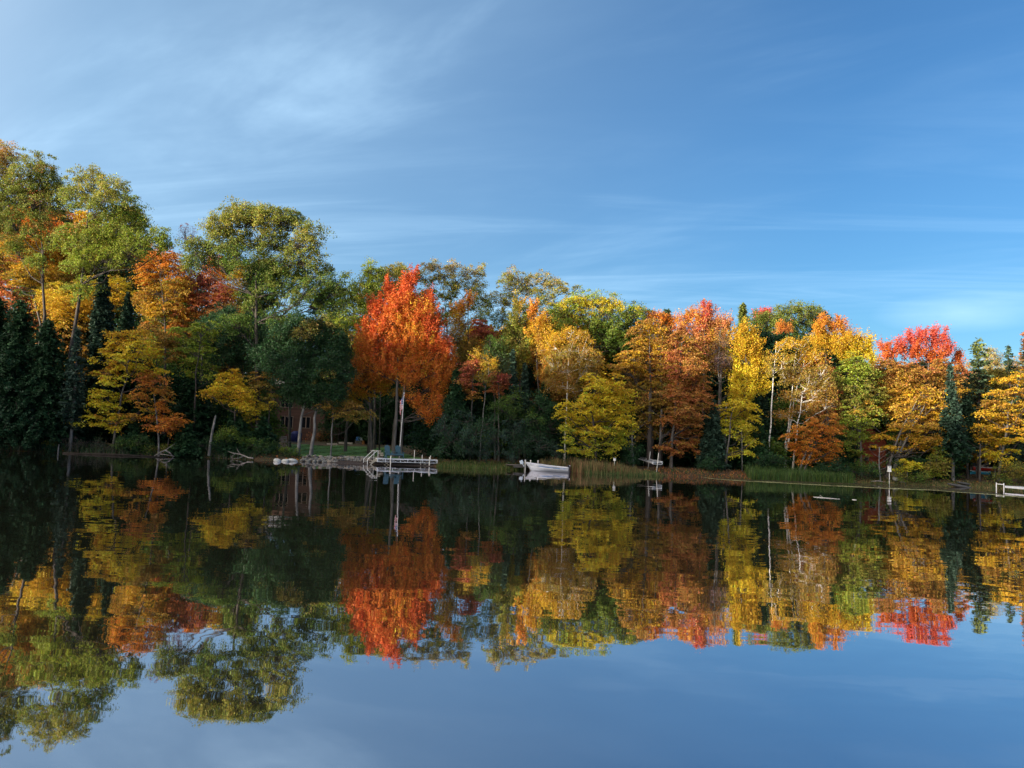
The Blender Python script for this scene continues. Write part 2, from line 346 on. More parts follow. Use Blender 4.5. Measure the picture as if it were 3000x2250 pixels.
# ------------------------------------------------------------------ palettes (leaf albedo)
C = dict(red=(0.60, 0.120, 0.032), crimson=(0.60, 0.11, 0.07), vermil=(0.60, 0.160, 0.032), orange=(0.60, 0.235, 0.035), peach=(0.62, 0.29, 0.10), gold=(0.58, 0.36, 0.03),
         yellow=(0.66, 0.50, 0.035), lemon=(0.56, 0.51, 0.045), lime=(0.29, 0.34, 0.04), ygreen=(0.22, 0.27, 0.04), green=(0.10, 0.165, 0.028), oak=(0.185, 0.215, 0.040), oakg=(0.33, 0.31, 0.055),
         olive=(0.26, 0.21, 0.045), bronze=(0.38, 0.22, 0.045), rust=(0.44, 0.165, 0.055), brick=(0.40, 0.11, 0.065), dgreen=(0.032, 0.080, 0.030), hem=(0.018, 0.056, 0.024),
         spruce=(0.028, 0.060, 0.040), blueg=(0.045, 0.085, 0.060), willow=(0.10, 0.15, 0.07), twig=(0.20, 0.13, 0.12), pink=(0.50, 0.20, 0.19), straw=(0.42, 0.33, 0.13), sage=(0.10, 0.12, 0.09),
         pale=(0.50, 0.40, 0.12), pine=(0.06, 0.10, 0.05))
def pal(names): return np.array([C[n] for n in names])
def palcol(P, t):
    t = np.clip(t, 0, 0.9999)*(len(P)-1); i = t.astype(int); f = (t-i)[:, None]
    return P[i]*(1-f)+P[np.minimum(i+1, len(P)-1)]*f
def lowfreq(X, rng, s=0.5):
    v = 0
    for _ in range(4):
        k = rng.normal(0, s, 3); v = v+np.sin(X@k+rng.uniform(0, 6.28))
    return v/2.0

def leaves(rng, cc, cr, flat, up, m, size, ccol, droop=0.25, jit=0.2, elong=None):
    """cc clump centres, cr clump radius; m leaves each"""
    n = len(cc); idx = np.repeat(np.arange(n), m)
    nrm = unit(up + rng.normal(0, 0.28, (n, 3)))
    a = unit(np.cross(nrm, rng.normal(size=(n, 3)))); b = np.cross(nrm, a)
    g = rng.normal(0, 0.55, (n*m, 3)); g = np.clip(g, -1.2, 1.2)
    fl = flat*np.ones(n)
    pos = cc[idx]+(a[idx]*g[:, :1]+b[idx]*g[:, 1:2])*cr[idx, None]+nrm[idx]*(g[:, 2:3]*cr[idx, None]*fl[idx, None])
    if elong is not None: pos += elong[idx]*rng.uniform(-1, 1, (n*m, 1))
    r2 = (g[:, 0]**2+g[:, 1]**2); pos[:, 2] -= droop*cr[idx]*r2
    d = unit(a[idx]*g[:, :1]+b[idx]*g[:, 1:2]+rng.normal(0, 0.45, (n*m, 3))); 
    ln = unit(nrm[idx]*0.8+rng.normal(0, 0.6, (n*m, 3))); s = unit(np.cross(ln, d))
    L = size*rng.uniform(0.65, 1.3, (n*m, 1)); Wd = L*rng.uniform(0.55, 0.8, (n*m, 1))
    V = np.stack([pos-d*L*0.5, pos+s*Wd*0.5-d*L*0.08, pos+d*L*0.5, pos-s*Wd*0.5-d*L*0.08], 1).reshape(-1, 3)
    Q = np.arange(n*m*4).reshape(-1, 4)
    col = ccol[idx]*np.exp(rng.normal(0, jit, (n*m, 1)))*np.exp(rng.normal(0, 1, (n*m, 3))*np.array([0.08, 0.16, 0.2]))
    return V, Q, np.clip(col, 0, 0.85)

STY = {  # clump density, clump radius, flatness, leaves/clump, leaf size, droop
 'L': dict(k=20.0, cr=0.54, flat=0.14, m=78, s=0.140, dr=0.16),
 'P': dict(k=32.0, cr=0.44, flat=0.9, m=66, s=0.122, dr=0.0),
 'O': dict(k=27.0, cr=0.44, flat=0.55, m=66, s=0.128, dr=0.15),
 'S': dict(k=22.0, cr=0.40, flat=0.5, m=56, s=0.118, dr=0.15),
 'F': dict(k=27.0, cr=0.48, flat=0.6, m=60, s=0.108, dr=0.35),
 'B': dict(k=16.0, cr=0.42, flat=0.8, m=66, s=0.105, dr=0.2),
}
SEED = [10]
def tree(kind, label, px, D, lobes, cols, sty='L', tr=0.16, bark='bark_grey', fork=None, cat='tree', group=None, dens=1.0, alt=None, altp=0.0, trunks=None, leafs=1.0, top=None, zrand=0.55):
    SEED[0] += 1; rng = np.random.default_rng(SEED[0])
    B = base(px, D); B = np.array(B); B[2] -= 0.15; st = STY[sty]
    if sty == 'L' and dens >= 1.6: dens *= 0.60
    RS = {'O': 1.16, 'S': 1.12}.get(sty, 1.0)
    cen, rad = [], []
    for L in lobes:
        x, y, rx, ry = L[:4]; dy = L[4] if len(L) > 4 else None
        sx, sy = rx/F*D*RS, ry/F*D*RS
        if dy is None: dy = rng.normal(0, zrand)*min(sx, sy)
        c = np.array(at(x, y, D+dy)); cen.append(c); rad.append((sx, (sx+sy)*0.45, sy))
    cen = np.array(cen); rad = np.array(rad)
    # main trunk axis: base -> through lobes' mean -> top lobe
    it = int(np.argmax(cen[:, 2]+rad[:, 2]*0.5)); topp = cen[it].copy(); topp[2] += rad[it, 2]*0.3
    if top is not None: topp = np.array(at(top[0], top[1], D))
    tl = []; axes = []
    for (bx, lean) in (trunks or [(px, 0)]):
        b0 = np.array(base(bx, D)); b0[2] -= 0.15
        tp = topp+np.array([(b0[0]-B[0])*0.8+lean, 0, 0])
        H = tp[2]-b0[2]; n = 9; t = np.linspace(0, 1, n)[:, None]
        P = b0*(1-t)+tp*t; w = np.sin(t[:, 0]*np.pi)
        P[:, 0] = b0[0]+(tp[0]-b0[0])*t[:, 0]**1.5; P[:, 1] = b0[1]+(tp[1]-b0[1])*t[:, 0]**1.5
        P[2:-1, :2] += rng.normal(0, 0.006*H, (n-3, 2))
        R = tr*0.78*(1-t[:, 0])**0.85*0.95+0.015; R[0] *= 1.35
        axes.append((P, R)); tl.append((P, R))
    br = []
    limbpts = []
    for i in range(len(cen)):
        P, R = axes[i % len(axes)]
        hor = np.linalg.norm(cen[i, :2]-B[:2]); zt = cen[i, 2]-0.55*hor-0.3*rad[i, 2]
        zt = min(max(zt, B[2]+0.25*(topp[2]-B[2])), topp[2]-0.4)
        j = int(np.argmin(np.abs(P[:, 2]-zt))); 
        lp = curve3(P[j], cen[i]+rng.normal(0, 0.15, 3)*rad[i], -0.08 if hor > 1 else 0.02, rng, 6, 0.05)
        r0 = min(R[j]*0.55, 0.02+0.011*np.linalg.norm(rad[i])+0.007*hor)
        br.append((lp, np.linspace(r0, 0.025, 6))); limbpts.append(lp)
    CC, UP, RR, LI = [], [], [], []
    for i in range(len(cen)):
        vol = np.prod(rad[i])**(2/3.0)
        n = max(3, int(st['k']*dens*vol*1.25))
        d = unit(rng.normal(size=(n, 3))); rr = rng.uniform(0.12, 1.0, (n, 1))**0.42
        rr *= 1.0+0.22*rng.normal(size=(n, 1)); far = rng.random((n, 1)) < (0.02 if sty == 'P' else 0.06); rr = np.where(far, rng.uniform(1.1, 1.42, (n, 1)), rr)
        CC.append(cen[i]+d*rr*rad[i]); UP.append(d); LI += [i]*n
    CC = np.concatenate(CC); UPd = np.concatenate(UP); LI = np.array(LI)
    # twigs
    for q in range(len(CC)):
        lp = limbpts[LI[q]]; dd = np.linalg.norm(lp[2:]-CC[q], axis=1); j = 2+int(np.argmin(dd))
        s = lp[max(1, j-1)]
        if rng.random() < 0.75: br.append((np.array([s, s*0.45+CC[q]*0.55+np.array([0, 0, -0.05])+rng.normal(0, 0.08, 3), CC[q]]), np.array([0.020, 0.013, 0.006])))
    cr = st['cr']*rng.uniform(0.55, 1.35, len(CC))*(0.75+0.25*min(1.5, np.mean(rad)/1.6))
    z0, z1 = CC[:, 2].min(), CC[:, 2].max()
    t = (CC[:, 2]-z0)/(z1-z0+1e-6)+rng.normal(0, 0.13, len(CC))+0.17*lowfreq(CC, rng, 0.8)
    P_ = pal(cols); col = palcol(P_, t)
    if alt:
        mk = (lowfreq(CC, rng, 0.9)+rng.normal(0, 0.25, len(CC))) > (1.1-2.0*altp); A = pal(alt); ac = palcol(A, rng.random(len(CC)))
        col[mk] = col[mk]*0.2+ac[mk]*0.8
    if sty == 'P':
        out = unit(UPd*np.array([0.5, 0.5, 0.3])+np.array([0, 0, 0.9])); el = out*(cr*1.3)[:, None]; up = unit(rng.normal(size=(len(CC), 3)))
        cr = cr*0.62
    elif sty == 'L': up = unit(UPd*0.22+np.array([0, 0, 1.0])); el = None
    else: up = unit(UPd*0.6+np.array([0, 0, 0.8])); el = None
    V, Q, cl = leaves(rng, CC, cr, st['flat'], up, st['m'], st['s']*leafs, col, st['dr'], 0.2, el)
    root = empty(kind, B); tag(root, label, cat, group)
    shrub = kind in ('shrub', 'bush')
    if not shrub:
        v, q = tubes(tl, 8); np_mesh('trunk', v, q, bark, root, smooth=True, loc=B)
    v, q = tubes(br, 4)
    np_mesh('branches' if not shrub else 'stems', v, q, bark if (bark == 'bark_birch' or sty == 'S') else 'bark_dark', root, smooth=True, loc=B)
    np_mesh('crown' if not shrub else 'foliage', V, Q, 'leaf', root, cl, loc=B)
    return root

def conifer_geo(rng, H, R0, z_low, droop, cols, dens=1.0, narrow=0.9, layer=0.32, needle=0.24, ragged=0.25):
    """returns trunk tubes, quads of sprays (local, base at origin)"""
    tl = [(np.array([[0, 0, -0.2], [0.03*H*rng.normal(0, .2), 0, H*0.5], [0, 0, H]]), np.array([0.011*H+0.03, 0.008*H+0.02, 0.01]))]
    br = []; Cs, Ds, Ts = [], [], []
    z = z_low
    while z < H-0.1:
        t = (z-z_low)/(H-z_low); R = R0*(1-t)**narrow*(1-0.35*max(0, 0.12-t)/0.12)+0.06
        nb = max(4, int((6+R*2.2)*dens)); a0 = rng.uniform(0, 6.28)
        for k in range(nb):
            a = a0+k*6.283/nb+rng.normal(0, 0.15); r = R*rng.uniform(1-ragged*1.6, 1+ragged*0.7)
            dv = np.array([math.cos(a), math.sin(a), 0]); zz = z+rng.normal(0, 0.08)
            tip = dv*r+np.array([0, 0, zz-droop*r]); root_ = np.array([0, 0, zz])
            mid = dv*r*0.5+np.array([0, 0, zz-droop*r*0.32])
            br.append((np.array([root_, mid, tip]), np.array([0.012+0.012*r, 0.01+0.006*r, 0.005])))
            ns = max(3, int(r*16*dens))
            u = rng.uniform(0.12, 1.05, ns)**0.75
            c = root_+(tip-root_)*u[:, None]; c[:, 2] += droop*r*0.55*np.sin(u*3.14)*0.4
            sd = np.array([-math.sin(a), math.cos(a), 0])
            wv = rng.uniform(-1, 1, ns)*r*0.30*(1.1-u)+rng.normal(0, 0.05, ns)
            c += sd*wv[:, None]; c[:, 2] += rng.normal(0, 0.05, ns)-np.abs(wv)*0.25
            Cs.append(c); Ds.append(unit(dv+sd*np.sign(wv)[:, None]*0.8+np.array([0, 0, -0.25])+rng.normal(0, 0.25, (ns, 3)))); Ts.append(np.full(ns, t))
        z += layer*(1.0-0.45*t)*rng.uniform(0.8, 1.2)
    c = np.concatenate(Cs); d = np.concatenate(Ds); t = np.concatenate(Ts); n = len(c)
    c = np.repeat(c, 3, 0)+rng.normal(0, 0.07, (n*3, 3)); d = unit(np.repeat(d, 3, 0)+rng.normal(0, 0.35, (n*3, 3))); t = np.repeat(t, 3); n = len(c)
    nn = unit(np.array([0, 0, 1.0])+rng.normal(0, 0.5, (n, 3))); s = unit(np.cross(nn, d))
    L = needle*rng.uniform(0.7, 1.4, (n, 1)); Wd = L*rng.uniform(0.22, 0.4, (n, 1))
    V = np.stack([c-d*L*0.5, c+s*Wd, c+d*L*0.5, c-s*Wd], 1).reshape(-1, 3); Q = np.arange(n*4).reshape(-1, 4)
    col = palcol(pal(cols), t+rng.normal(0, 0.15, n))*np.exp(rng.normal(0, 0.25, (n, 1)))
    return tl, br, V, Q, col
def conifer(kind, label, px, D, top, R0px, zlow=0.5, droop=0.35, cols=('hem', 'hem', 'spruce'), bark='bark_dark', group=None, cat='tree', **kw):
    SEED[0] += 1; rng = np.random.default_rng(SEED[0]+500)
    B = np.array(base(px, D)); H = at(top[0], top[1], D).z-B[2]
    tl, br, V, Q, col = conifer_geo(rng, H, R0px/F*D, zlow, droop, cols, **kw)
    lean = at(top[0], top[1], D).x-B[0]
    def sh(P): P = np.array(P); P[:, 0] += lean*np.clip(P[:, 2]/H, 0, 1); return P
    root = empty(kind, B); tag(root, label, cat, group)
    v, q = tubes([(sh(p), r) for p, r in tl], 7); np_mesh('trunk', v, q, bark, root, smooth=True)
    v, q = tubes([(sh(p), r) for p, r in br], 3); np_mesh('branches', v, q, bark, root)
    np_mesh('crown', sh(V), Q, 'needle', root, col)
    return root
# ------------------------------------------------------------------ the setting
def grid_mesh(name, xs, ys, fz, mat):
    X, Y = np.meshgrid(xs, ys); Z = fz(X, Y); V = np.stack([X, Y, Z], -1).reshape(-1, 3)
    nx = len(xs); i = (np.arange(len(ys)-1)[:, None]*nx+np.arange(nx-1)[None, :])
    Q = np.stack([i, i+1, i+nx+1, i+nx], -1).reshape(-1, 4)
    return np_mesh(name, V, Q, mat, smooth=True)
xs = np.concatenate([np.linspace(-900, -90, 22)[:-1], np.linspace(-90, 90, 361), np.linspace(90, 900, 22)[1:]])
ys = np.concatenate([np.linspace(-600, -40, 15)[:-1], np.linspace(-40, 56, 49)[:-1], np.linspace(56, 70, 71), np.linspace(70, 140, 57)[1:], np.linspace(140, 900, 20)[1:]])
rg = np.random.default_rng(3)
def gzr(X, Y):
    Z = gz(X, Y); m = (Z > 0.25)
    return Z+m*0.05*np.sin(X*1.7+Y*0.9)*np.cos(Y*1.3-X*0.6)
tag(grid_mesh('ground', xs, ys, gzr, 'forest_floor'), kind='structure')
tag(grid_mesh('water', np.linspace(-900, 900, 5), np.linspace(-600, 120, 5), lambda X, Y: X*0, 'water'), kind='structure')
def strip(name, x0, x1, d0, d1, mat, lift, n=60, m=10, edge=0.4, shear=0.0):
    xs_ = np.linspace(x0, x1, n); V = []; rs = np.random.default_rng(7)
    e0 = d0+edge*np.sin(xs_*0.9)*0.5; e1 = d1+edge*np.sin(xs_*0.6+1)
    tt = np.linspace(0, 1, m)
    X = np.repeat(xs_[None, :], m, 0); Dd = e0[None, :]*(1-tt[:, None])+e1[None, :]*tt[:, None]; X = X-shear*Dd
    Y = shore_y(X)+Dd; Z = gzr(X, Y)+lift
    V = np.stack([X, Y, Z], -1).reshape(-1, 3); i = (np.arange(m-1)[:, None]*n+np.arange(n-1)[None, :])
    Q = np.stack([i, i+1, i+n+1, i+n], -1).reshape(-1, 4)
    return tag(np_mesh(name, V, Q, mat, smooth=True), kind='structure')
strip('lawn', -17.0, -6.5, 1.4, 20.0, 'lawn', 0.03, 90, 80, 0.5, 0.32)
strip('beach', -14.0, -6.0, -0.9, 0.9, 'sand', 0.05, 60, 20, 0.2)

# ------------------------------------------------------------------ trees (px, depth, crown lobes as px,py,rx,ry)
T = tree
# far left
T('oak_tree', 'tall green oak cut off by the left edge of the photo', -60, 70, [(-30, 480, 70, 55), (20, 450, 28, 30), (-10, 560, 60, 50), (-80, 600, 80, 70), (-20, 650, 70, 50)], ['olive', 'oak', 'oakg', 'straw'], 'O', 0.28, 'bark_dark', alt=['rust', 'gold'], altp=0.15)
T('oak_tree', 'tall olive-green oak, its round crown the highest at the left edge', 108, 69, [(85, 500, 55, 42), (130, 520, 55, 45), (55, 560, 45, 45), (110, 590, 70, 45), (170, 575, 40, 40), (30, 640, 30, 30), (120, 640, 34, 18), (95, 672, 34, 24), (150, 705, 30, 26), (40, 725, 26, 24), (110, 760, 36, 22)], ['ygreen', 'oak', 'oak', 'oakg'], 'O', 0.26, 'bark_dark', dens=0.85, alt=['rust', 'olive'], altp=0.1, top=(118, 560))
T('oak_tree', 'big leaning oak, forked dark trunk, yellow-green crown left of the sky gap', 185, 64, [(270, 525, 55, 32), (325, 545, 40, 38), (240, 570, 50, 40), (300, 600, 55, 45), (370, 610, 38, 42), (335, 680, 60, 40), (410, 655, 30, 35), (260, 700, 60, 40), (395, 715, 50, 35), (465, 695, 36, 26), (490, 712, 28, 20), (330, 750, 60, 28), (225, 770, 42, 30), (240, 850, 40, 28), (200, 690, 35, 40)], ['ygreen', 'lime', 'oak', 'oakg'], 'O', 0.30, 'bark_dark', dens=0.9, alt=['gold', 'rust'], altp=0.13, top=(262, 560))
T('maple_tree', 'bright orange maple glowing behind the leftmost oaks', 120, 82, [(60, 640, 50, 40), (110, 650, 45, 38), (160, 650, 40, 40), (60, 720, 60, 50), (140, 730, 65, 50), (200, 740, 40, 60), (90, 810, 60, 50), (180, 830, 60, 60), (-20, 750, 60, 80)], ['olive', 'gold', 'gold', 'orange', 'vermil'], 'L', 0.2, dens=1.3, alt=['olive', 'ygreen', 'oak'], altp=0.28)
T('maple_tree', 'golden maple half hidden low behind the leaning oak', 250, 76, [(200, 900, 60, 60), (270, 880, 50, 60), (160, 880, 50, 50), (330, 860, 50, 60)], ['gold', 'gold', 'yellow'], 'L', 0.15)
T('maple_tree', 'orange-gold maple between the leaning oak and the broad green oak', 480, 72, [(470, 755, 50, 32), (430, 790, 40, 40), (500, 780, 48, 40), (470, 840, 60, 42), (425, 880, 45, 35), (520, 850, 40, 50), (480, 910, 60, 40), (540, 800, 22, 40)], ['gold', 'bronze', 'gold', 'orange', 'orange'], 'L', 0.17, 'bark_dark', alt=['ygreen', 'vermil'], altp=0.15)
T('maple_tree', 'rusty red-orange maple left of the broad green oak', 590, 74, [(575, 810, 32, 22), (620, 830, 35, 26), (560, 860, 50, 35), (610, 890, 55, 35), (655, 860, 30, 30), (570, 930, 60, 35), (520, 960, 50, 30)], ['bronze', 'orange', 'rust', 'brick', 'brick'], 'L', 0.15, 'bark_dark')
T('birch_tree', 'thin tree of bare pinkish twigs standing in the sky left of the broad oak', 592, 77, [(560, 700, 26, 28), (540, 680, 14, 22), (590, 740, 30, 30), (560, 760, 30, 30), (620, 760, 30, 28)], ['pink', 'twig', 'pink'], 'S', 0.09, 'bark_grey', dens=0.7, leafs=0.7)
T('oak_tree', 'broad-crowned green oak with sky showing through its limbs', 755, 63, [(640, 660, 45, 38), (690, 625, 45, 30), (740, 640, 45, 32), (790, 640, 45, 34), (850, 660, 50, 38), (905, 690, 45, 40), (610, 720, 38, 30), (670, 710, 50, 35), (740, 700, 55, 35), (820, 720, 55, 38), (900, 750, 50, 35), (950, 790, 36, 26), (580, 760, 36, 26), (560, 725, 28, 22), (650, 770, 38, 28), (850, 790, 60, 30), (930, 840, 55, 28), (1000, 830, 30, 22), (800, 840, 45, 28), (730, 880, 36, 30), (880, 880, 50, 22), (960, 890, 40, 26), (700, 950, 50, 30), (820, 930, 50, 25), (720, 620, 42, 18), (775, 620, 42, 20), (840, 636, 40, 22), (670, 650, 40, 30), (700, 765, 55, 34), (790, 780, 50, 36), (870, 820, 44, 30)],
  ['green', 'green', 'oak', 'oak', 'oakg'], 'O', 0.34, 'bark_dark', dens=0.95, top=(742, 720))
T('oak_tree', 'dark green oak with two pale leaning trunks in front of the brown house', 878, 62.3, [(880, 960, 60, 35), (940, 970, 50, 35), (830, 1000, 50, 38), (990, 1010, 36, 40), (900, 1030, 65, 40), (970, 1080, 50, 45), (840, 1070, 55, 42), (900, 1110, 60, 40), (980, 1140, 38, 36), (860, 1150, 45, 30), (780, 1040, 40, 40), (920, 1165, 40, 24)], ['dgreen', 'dgreen', 'dgreen', 'dgreen'], 'O', 0.18, 'bark_pale', dens=2.1, trunks=[(872, 0), (910, 0.3)], top=(925, 1030), alt=['olive'], altp=0.06)
T('oak_tree', 'dark green understorey oak filling the shade under the broad oak', 740, 66, [(660, 930, 45, 30), (620, 960, 40, 35), (690, 990, 55, 40), (750, 960, 45, 35), (730, 1040, 55, 45), (660, 1040, 45, 40), (790, 1000, 40, 40), (760, 1100, 50, 30)], ['hem', 'dgreen', 'dgreen'], 'O', 0.16, 'bark_dark', dens=1.1)
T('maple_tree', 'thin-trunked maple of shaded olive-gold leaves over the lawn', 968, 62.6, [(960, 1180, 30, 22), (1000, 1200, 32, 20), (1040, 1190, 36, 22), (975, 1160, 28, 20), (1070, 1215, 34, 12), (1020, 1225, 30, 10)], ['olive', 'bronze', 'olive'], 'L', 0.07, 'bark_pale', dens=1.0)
# left front
T('maple_tree', 'yellow layered maple over the water at far left', 330, 61.5, [(345, 985, 28, 14), (400, 980, 40, 18), (350, 1010, 42, 16), (420, 1015, 40, 20), (315, 1030, 35, 12), (380, 1045, 55, 18), (450, 1030, 28, 20), (340, 1062, 55, 14), (310, 1090, 42, 14), (400, 1080, 60, 18), (470, 1088, 26, 12), (330, 1115, 40, 14), (300, 1150, 34, 16), (345, 1165, 40, 14), (290, 1185, 32, 12), (330, 1195, 34, 14), (270, 1215, 36, 10), (230, 1238, 30, 7), (300, 1240, 28, 12), (345, 1228, 40, 14), (400, 1222, 38, 12), (420, 1200, 26, 10), (330, 1255, 24, 8)],
  ['lemon', 'yellow', 'lemon', 'yellow', 'yellow', 'gold'], 'L', 0.12, 'bark_grey', dens=1.9, alt=['bronze', 'orange'], altp=0.06, zrand=1.6, leafs=1.05)
T('maple_tree', 'small orange maple with a red patch beside the yellow one at far left', 466, 60.9, [(440, 1095, 24, 14), (465, 1115, 26, 14), (425, 1120, 22, 12), (480, 1150, 22, 12), (455, 1140, 28, 12), (490, 1175, 18, 10), (470, 1190, 26, 12), (405, 1165, 20, 22), (470, 1222, 38, 14), (500, 1232, 42, 14), (455, 1250, 28, 10), (530, 1228, 18, 14), (500, 1252, 34, 9)],
  ['rust', 'orange', 'orange', 'bronze', 'orange', 'rust'], 'L', 0.09, 'bark_pale', dens=2.4, zrand=1.2, alt=['brick', 'red'], altp=0.10)
T('maple_tree', 'orange-brown maple rising behind the yellow one at far left', 480, 64, [(470, 1020, 34, 26), (500, 1010, 26, 22), (510, 1045, 26, 26), (480, 985, 30, 18), (440, 965, 26, 14)], ['olive', 'bronze', 'bronze'], 'L', 0.1, dens=1.2)
T('maple_tree', 'yellow-green maple with spreading layers left of the small gold maple', 560, 64, [(530, 970, 34, 14), (590, 960, 40, 16), (620, 985, 30, 16), (520, 1000, 30, 12), (575, 1000, 40, 16), (555, 1030, 45, 14), (610, 1030, 34, 14), (570, 1060, 45, 14), (610, 1075, 34, 14), (560, 1090, 34, 10), (620, 1100, 30, 10)], ['lime', 'ygreen', 'lime', 'lime'], 'L', 0.12, 'bark_dark', dens=1.7, alt=['gold'], altp=0.05)
T('maple_tree', 'small bright gold maple with upswept sprays left of the house', 690, 61.6, [(680, 1090, 20, 18), (660, 1110, 30, 16), (695, 1115, 28, 18), (640, 1135, 34, 14), (680, 1140, 36, 16), (610, 1148, 26, 10), (720, 1150, 24, 14), (650, 1165, 36, 12), (705, 1175, 32, 14), (715, 1190, 26, 9)], ['yellow', 'gold', 'yellow', 'gold'], 'L', 0.09, 'bark_dark', dens=2.4, zrand=1.3)
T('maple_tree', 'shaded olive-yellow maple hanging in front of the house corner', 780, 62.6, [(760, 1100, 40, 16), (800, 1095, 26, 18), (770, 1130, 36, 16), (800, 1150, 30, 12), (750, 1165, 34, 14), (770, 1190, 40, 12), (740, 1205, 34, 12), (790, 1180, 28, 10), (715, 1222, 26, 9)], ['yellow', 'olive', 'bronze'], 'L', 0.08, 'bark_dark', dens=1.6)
# centre
T('poplar_tree', 'slim light green tree rising behind the left shoulder of the red maple', 1095, 76, [(1085, 790, 16, 26), (1080, 830, 24, 34), (1110, 800, 14, 22), (1090, 880, 34, 36), (1100, 850, 24, 28)], ['ygreen', 'lime', 'lime'], 'O', 0.16, dens=1.2)
T('oak_tree', 'yellow-green oak top peeping over the red maple', 1150, 78, [(1150, 795, 26, 22), (1170, 785, 20, 18), (1140, 830, 36, 30), (1185, 810, 22, 26), (1170, 860, 40, 40)], ['ygreen', 'olive', 'oakg'], 'O', 0.18, dens=1.0)
T('maple_tree', 'light green maple between the broad oak and the red maple', 1010, 70, [(1040, 850, 26, 20), (1010, 880, 34, 26), (1060, 880, 34, 30), (1030, 930, 45, 34), (980, 930, 30, 30), (1070, 950, 30, 40), (1010, 985, 45, 34), (1045, 1030, 30, 30)], ['green', 'ygreen', 'lime', 'lime'], 'O', 0.16, dens=1.1, alt=['gold'], altp=0.08)
T('maple_tree', 'blazing red-orange maple behind the dock, the brightest tree', 1166, 64.5, [(1213, 815, 13, 30), (1195, 830, 17, 32), (1200, 870, 26, 34), (1135, 840, 10, 26), (1150, 870, 22, 28), (1180, 880, 30, 34), (1252, 880, 14, 30), (1266, 880, 12, 26), (1245, 915, 28, 34), (1105, 890, 20, 24), (1085, 890, 10, 22), (1120, 920, 36, 30), (1180, 940, 50, 40), (1250, 960, 38, 40), (1280, 960, 20, 34), (1070, 950, 24, 18), (1110, 970, 44, 30), (1200, 1000, 60, 40), (1275, 1020, 40, 36), (1305, 1030, 22, 34), (1060, 1000, 26, 26), (1120, 1040, 50, 36), (1200, 1065, 56, 34), (1290, 1080, 40, 28), (1320, 1065, 14, 16), (1060, 1060, 26, 24), (1250, 1100, 34, 22), (1270, 1130, 30, 20), (1285, 1165, 22, 20), (1215, 1165, 24, 10), (1240, 1185, 36, 12), (1265, 1200, 34, 14), (1255, 1220, 28, 9), (1290, 1205, 14, 14), (1150, 1082, 46, 24), (1100, 1078, 36, 22), (1195, 1104, 44, 16), (1235, 1060, 40, 30), (1160, 1000, 40, 40), (1230, 1010, 40, 40), (1300, 1110, 24, 24), (1175, 910, 50, 44), (1215, 930, 44, 50), (1130, 950, 40, 44), (1250, 960, 44, 50), (1090, 1010, 40, 40), (1285, 1050, 40, 40)],
  ['orange', 'vermil', 'orange', 'vermil', 'red', 'red'], 'P', 0.2, 'bark_grey', dens=1.5, trunks=[(1172, 0), (1152, 0)], top=(1190, 900), alt=['gold', 'orange'], altp=0.05)
T('maple_tree', 'orange-gold maple with its own trunk tucked under the left side of the red maple', 1088, 66.5, [(1070, 1080, 34, 22), (1110, 1095, 38, 20), (1050, 1115, 34, 20), (1090, 1125, 36, 16), (1130, 1120, 26, 18), (1040, 1150, 34, 16), (1010, 1160, 26, 14), (1075, 1155, 24, 14), (1120, 1140, 26, 14), (1030, 1180, 34, 10), (1170, 1150, 26, 12)], ['bronze', 'gold', 'orange', 'orange'], 'L', 0.15, 'bark_grey', dens=3.0)
T('oak_tree', 'pale olive oak with an open crown right behind the red maple', 1312, 72, [(1265, 780, 26, 22), (1240, 810, 28, 22), (1325, 785, 26, 22), (1290, 810, 38, 26), (1370, 800, 26, 20), (1345, 830, 36, 24), (1250, 860, 34, 26), (1310, 860, 40, 24), (1395, 840, 28, 26), (1410, 790, 16, 20), (1390, 880, 34, 24), (1430, 880, 26, 20), (1340, 910, 34, 24), (1290, 930, 34, 30), (1420, 920, 34, 24)], ['ygreen', 'oak', 'oakg', 'straw'], 'S', 0.2, 'bark_grey', dens=1.25, top=(1300, 850))
T('oak_tree', 'pale olive open-crowned oak in the middle of the skyline', 1545, 72, [(1500, 800, 24, 22), (1480, 830, 26, 24), (1530, 825, 30, 26), (1585, 815, 28, 22), (1560, 850, 34, 26), (1625, 830, 26, 22), (1650, 850, 22, 20), (1600, 870, 36, 26), (1500, 880, 34, 28), (1460, 880, 24, 26), (1690, 845, 14, 12), (1550, 910, 40, 28), (1470, 930, 30, 26), (1620, 910, 30, 24)], ['ygreen', 'oak', 'oakg', 'straw'], 'S', 0.19, 'bark_grey', dens=1.25, top=(1550, 860))
T('maple_tree', 'olive-gold maple with orange tips right of the red maple', 1365, 68, [(1345, 900, 24, 20), (1375, 880, 16, 20), (1350, 940, 34, 28), (1330, 985, 32, 34), (1365, 1020, 34, 36), (1340, 1060, 34, 36), (1370, 1090, 30, 30)], ['olive', 'olive', 'bronze', 'gold', 'orange'], 'P', 0.14, 'bark_dark', dens=1.1)
T('maple_tree', 'small brick-red maple in the dip between the two open oaks', 1405, 70, [(1400, 950, 26, 18), (1420, 970, 22, 24), (1395, 985, 24, 22), (1440, 985, 20, 18)], ['rust', 'brick', 'brick'], 'L', 0.1, dens=1.5)
T('willow_tree', 'grey-green feathery tree below the gap between the open oaks', 1450, 65.5, [(1435, 1000, 24, 20), (1460, 1010, 26, 24), (1430, 1035, 26, 26), (1465, 1050, 30, 30), (1480, 1085, 24, 26), (1440, 1080, 30, 20)], ['willow', 'willow', 'green'], 'F', 0.1, dens=1.1)
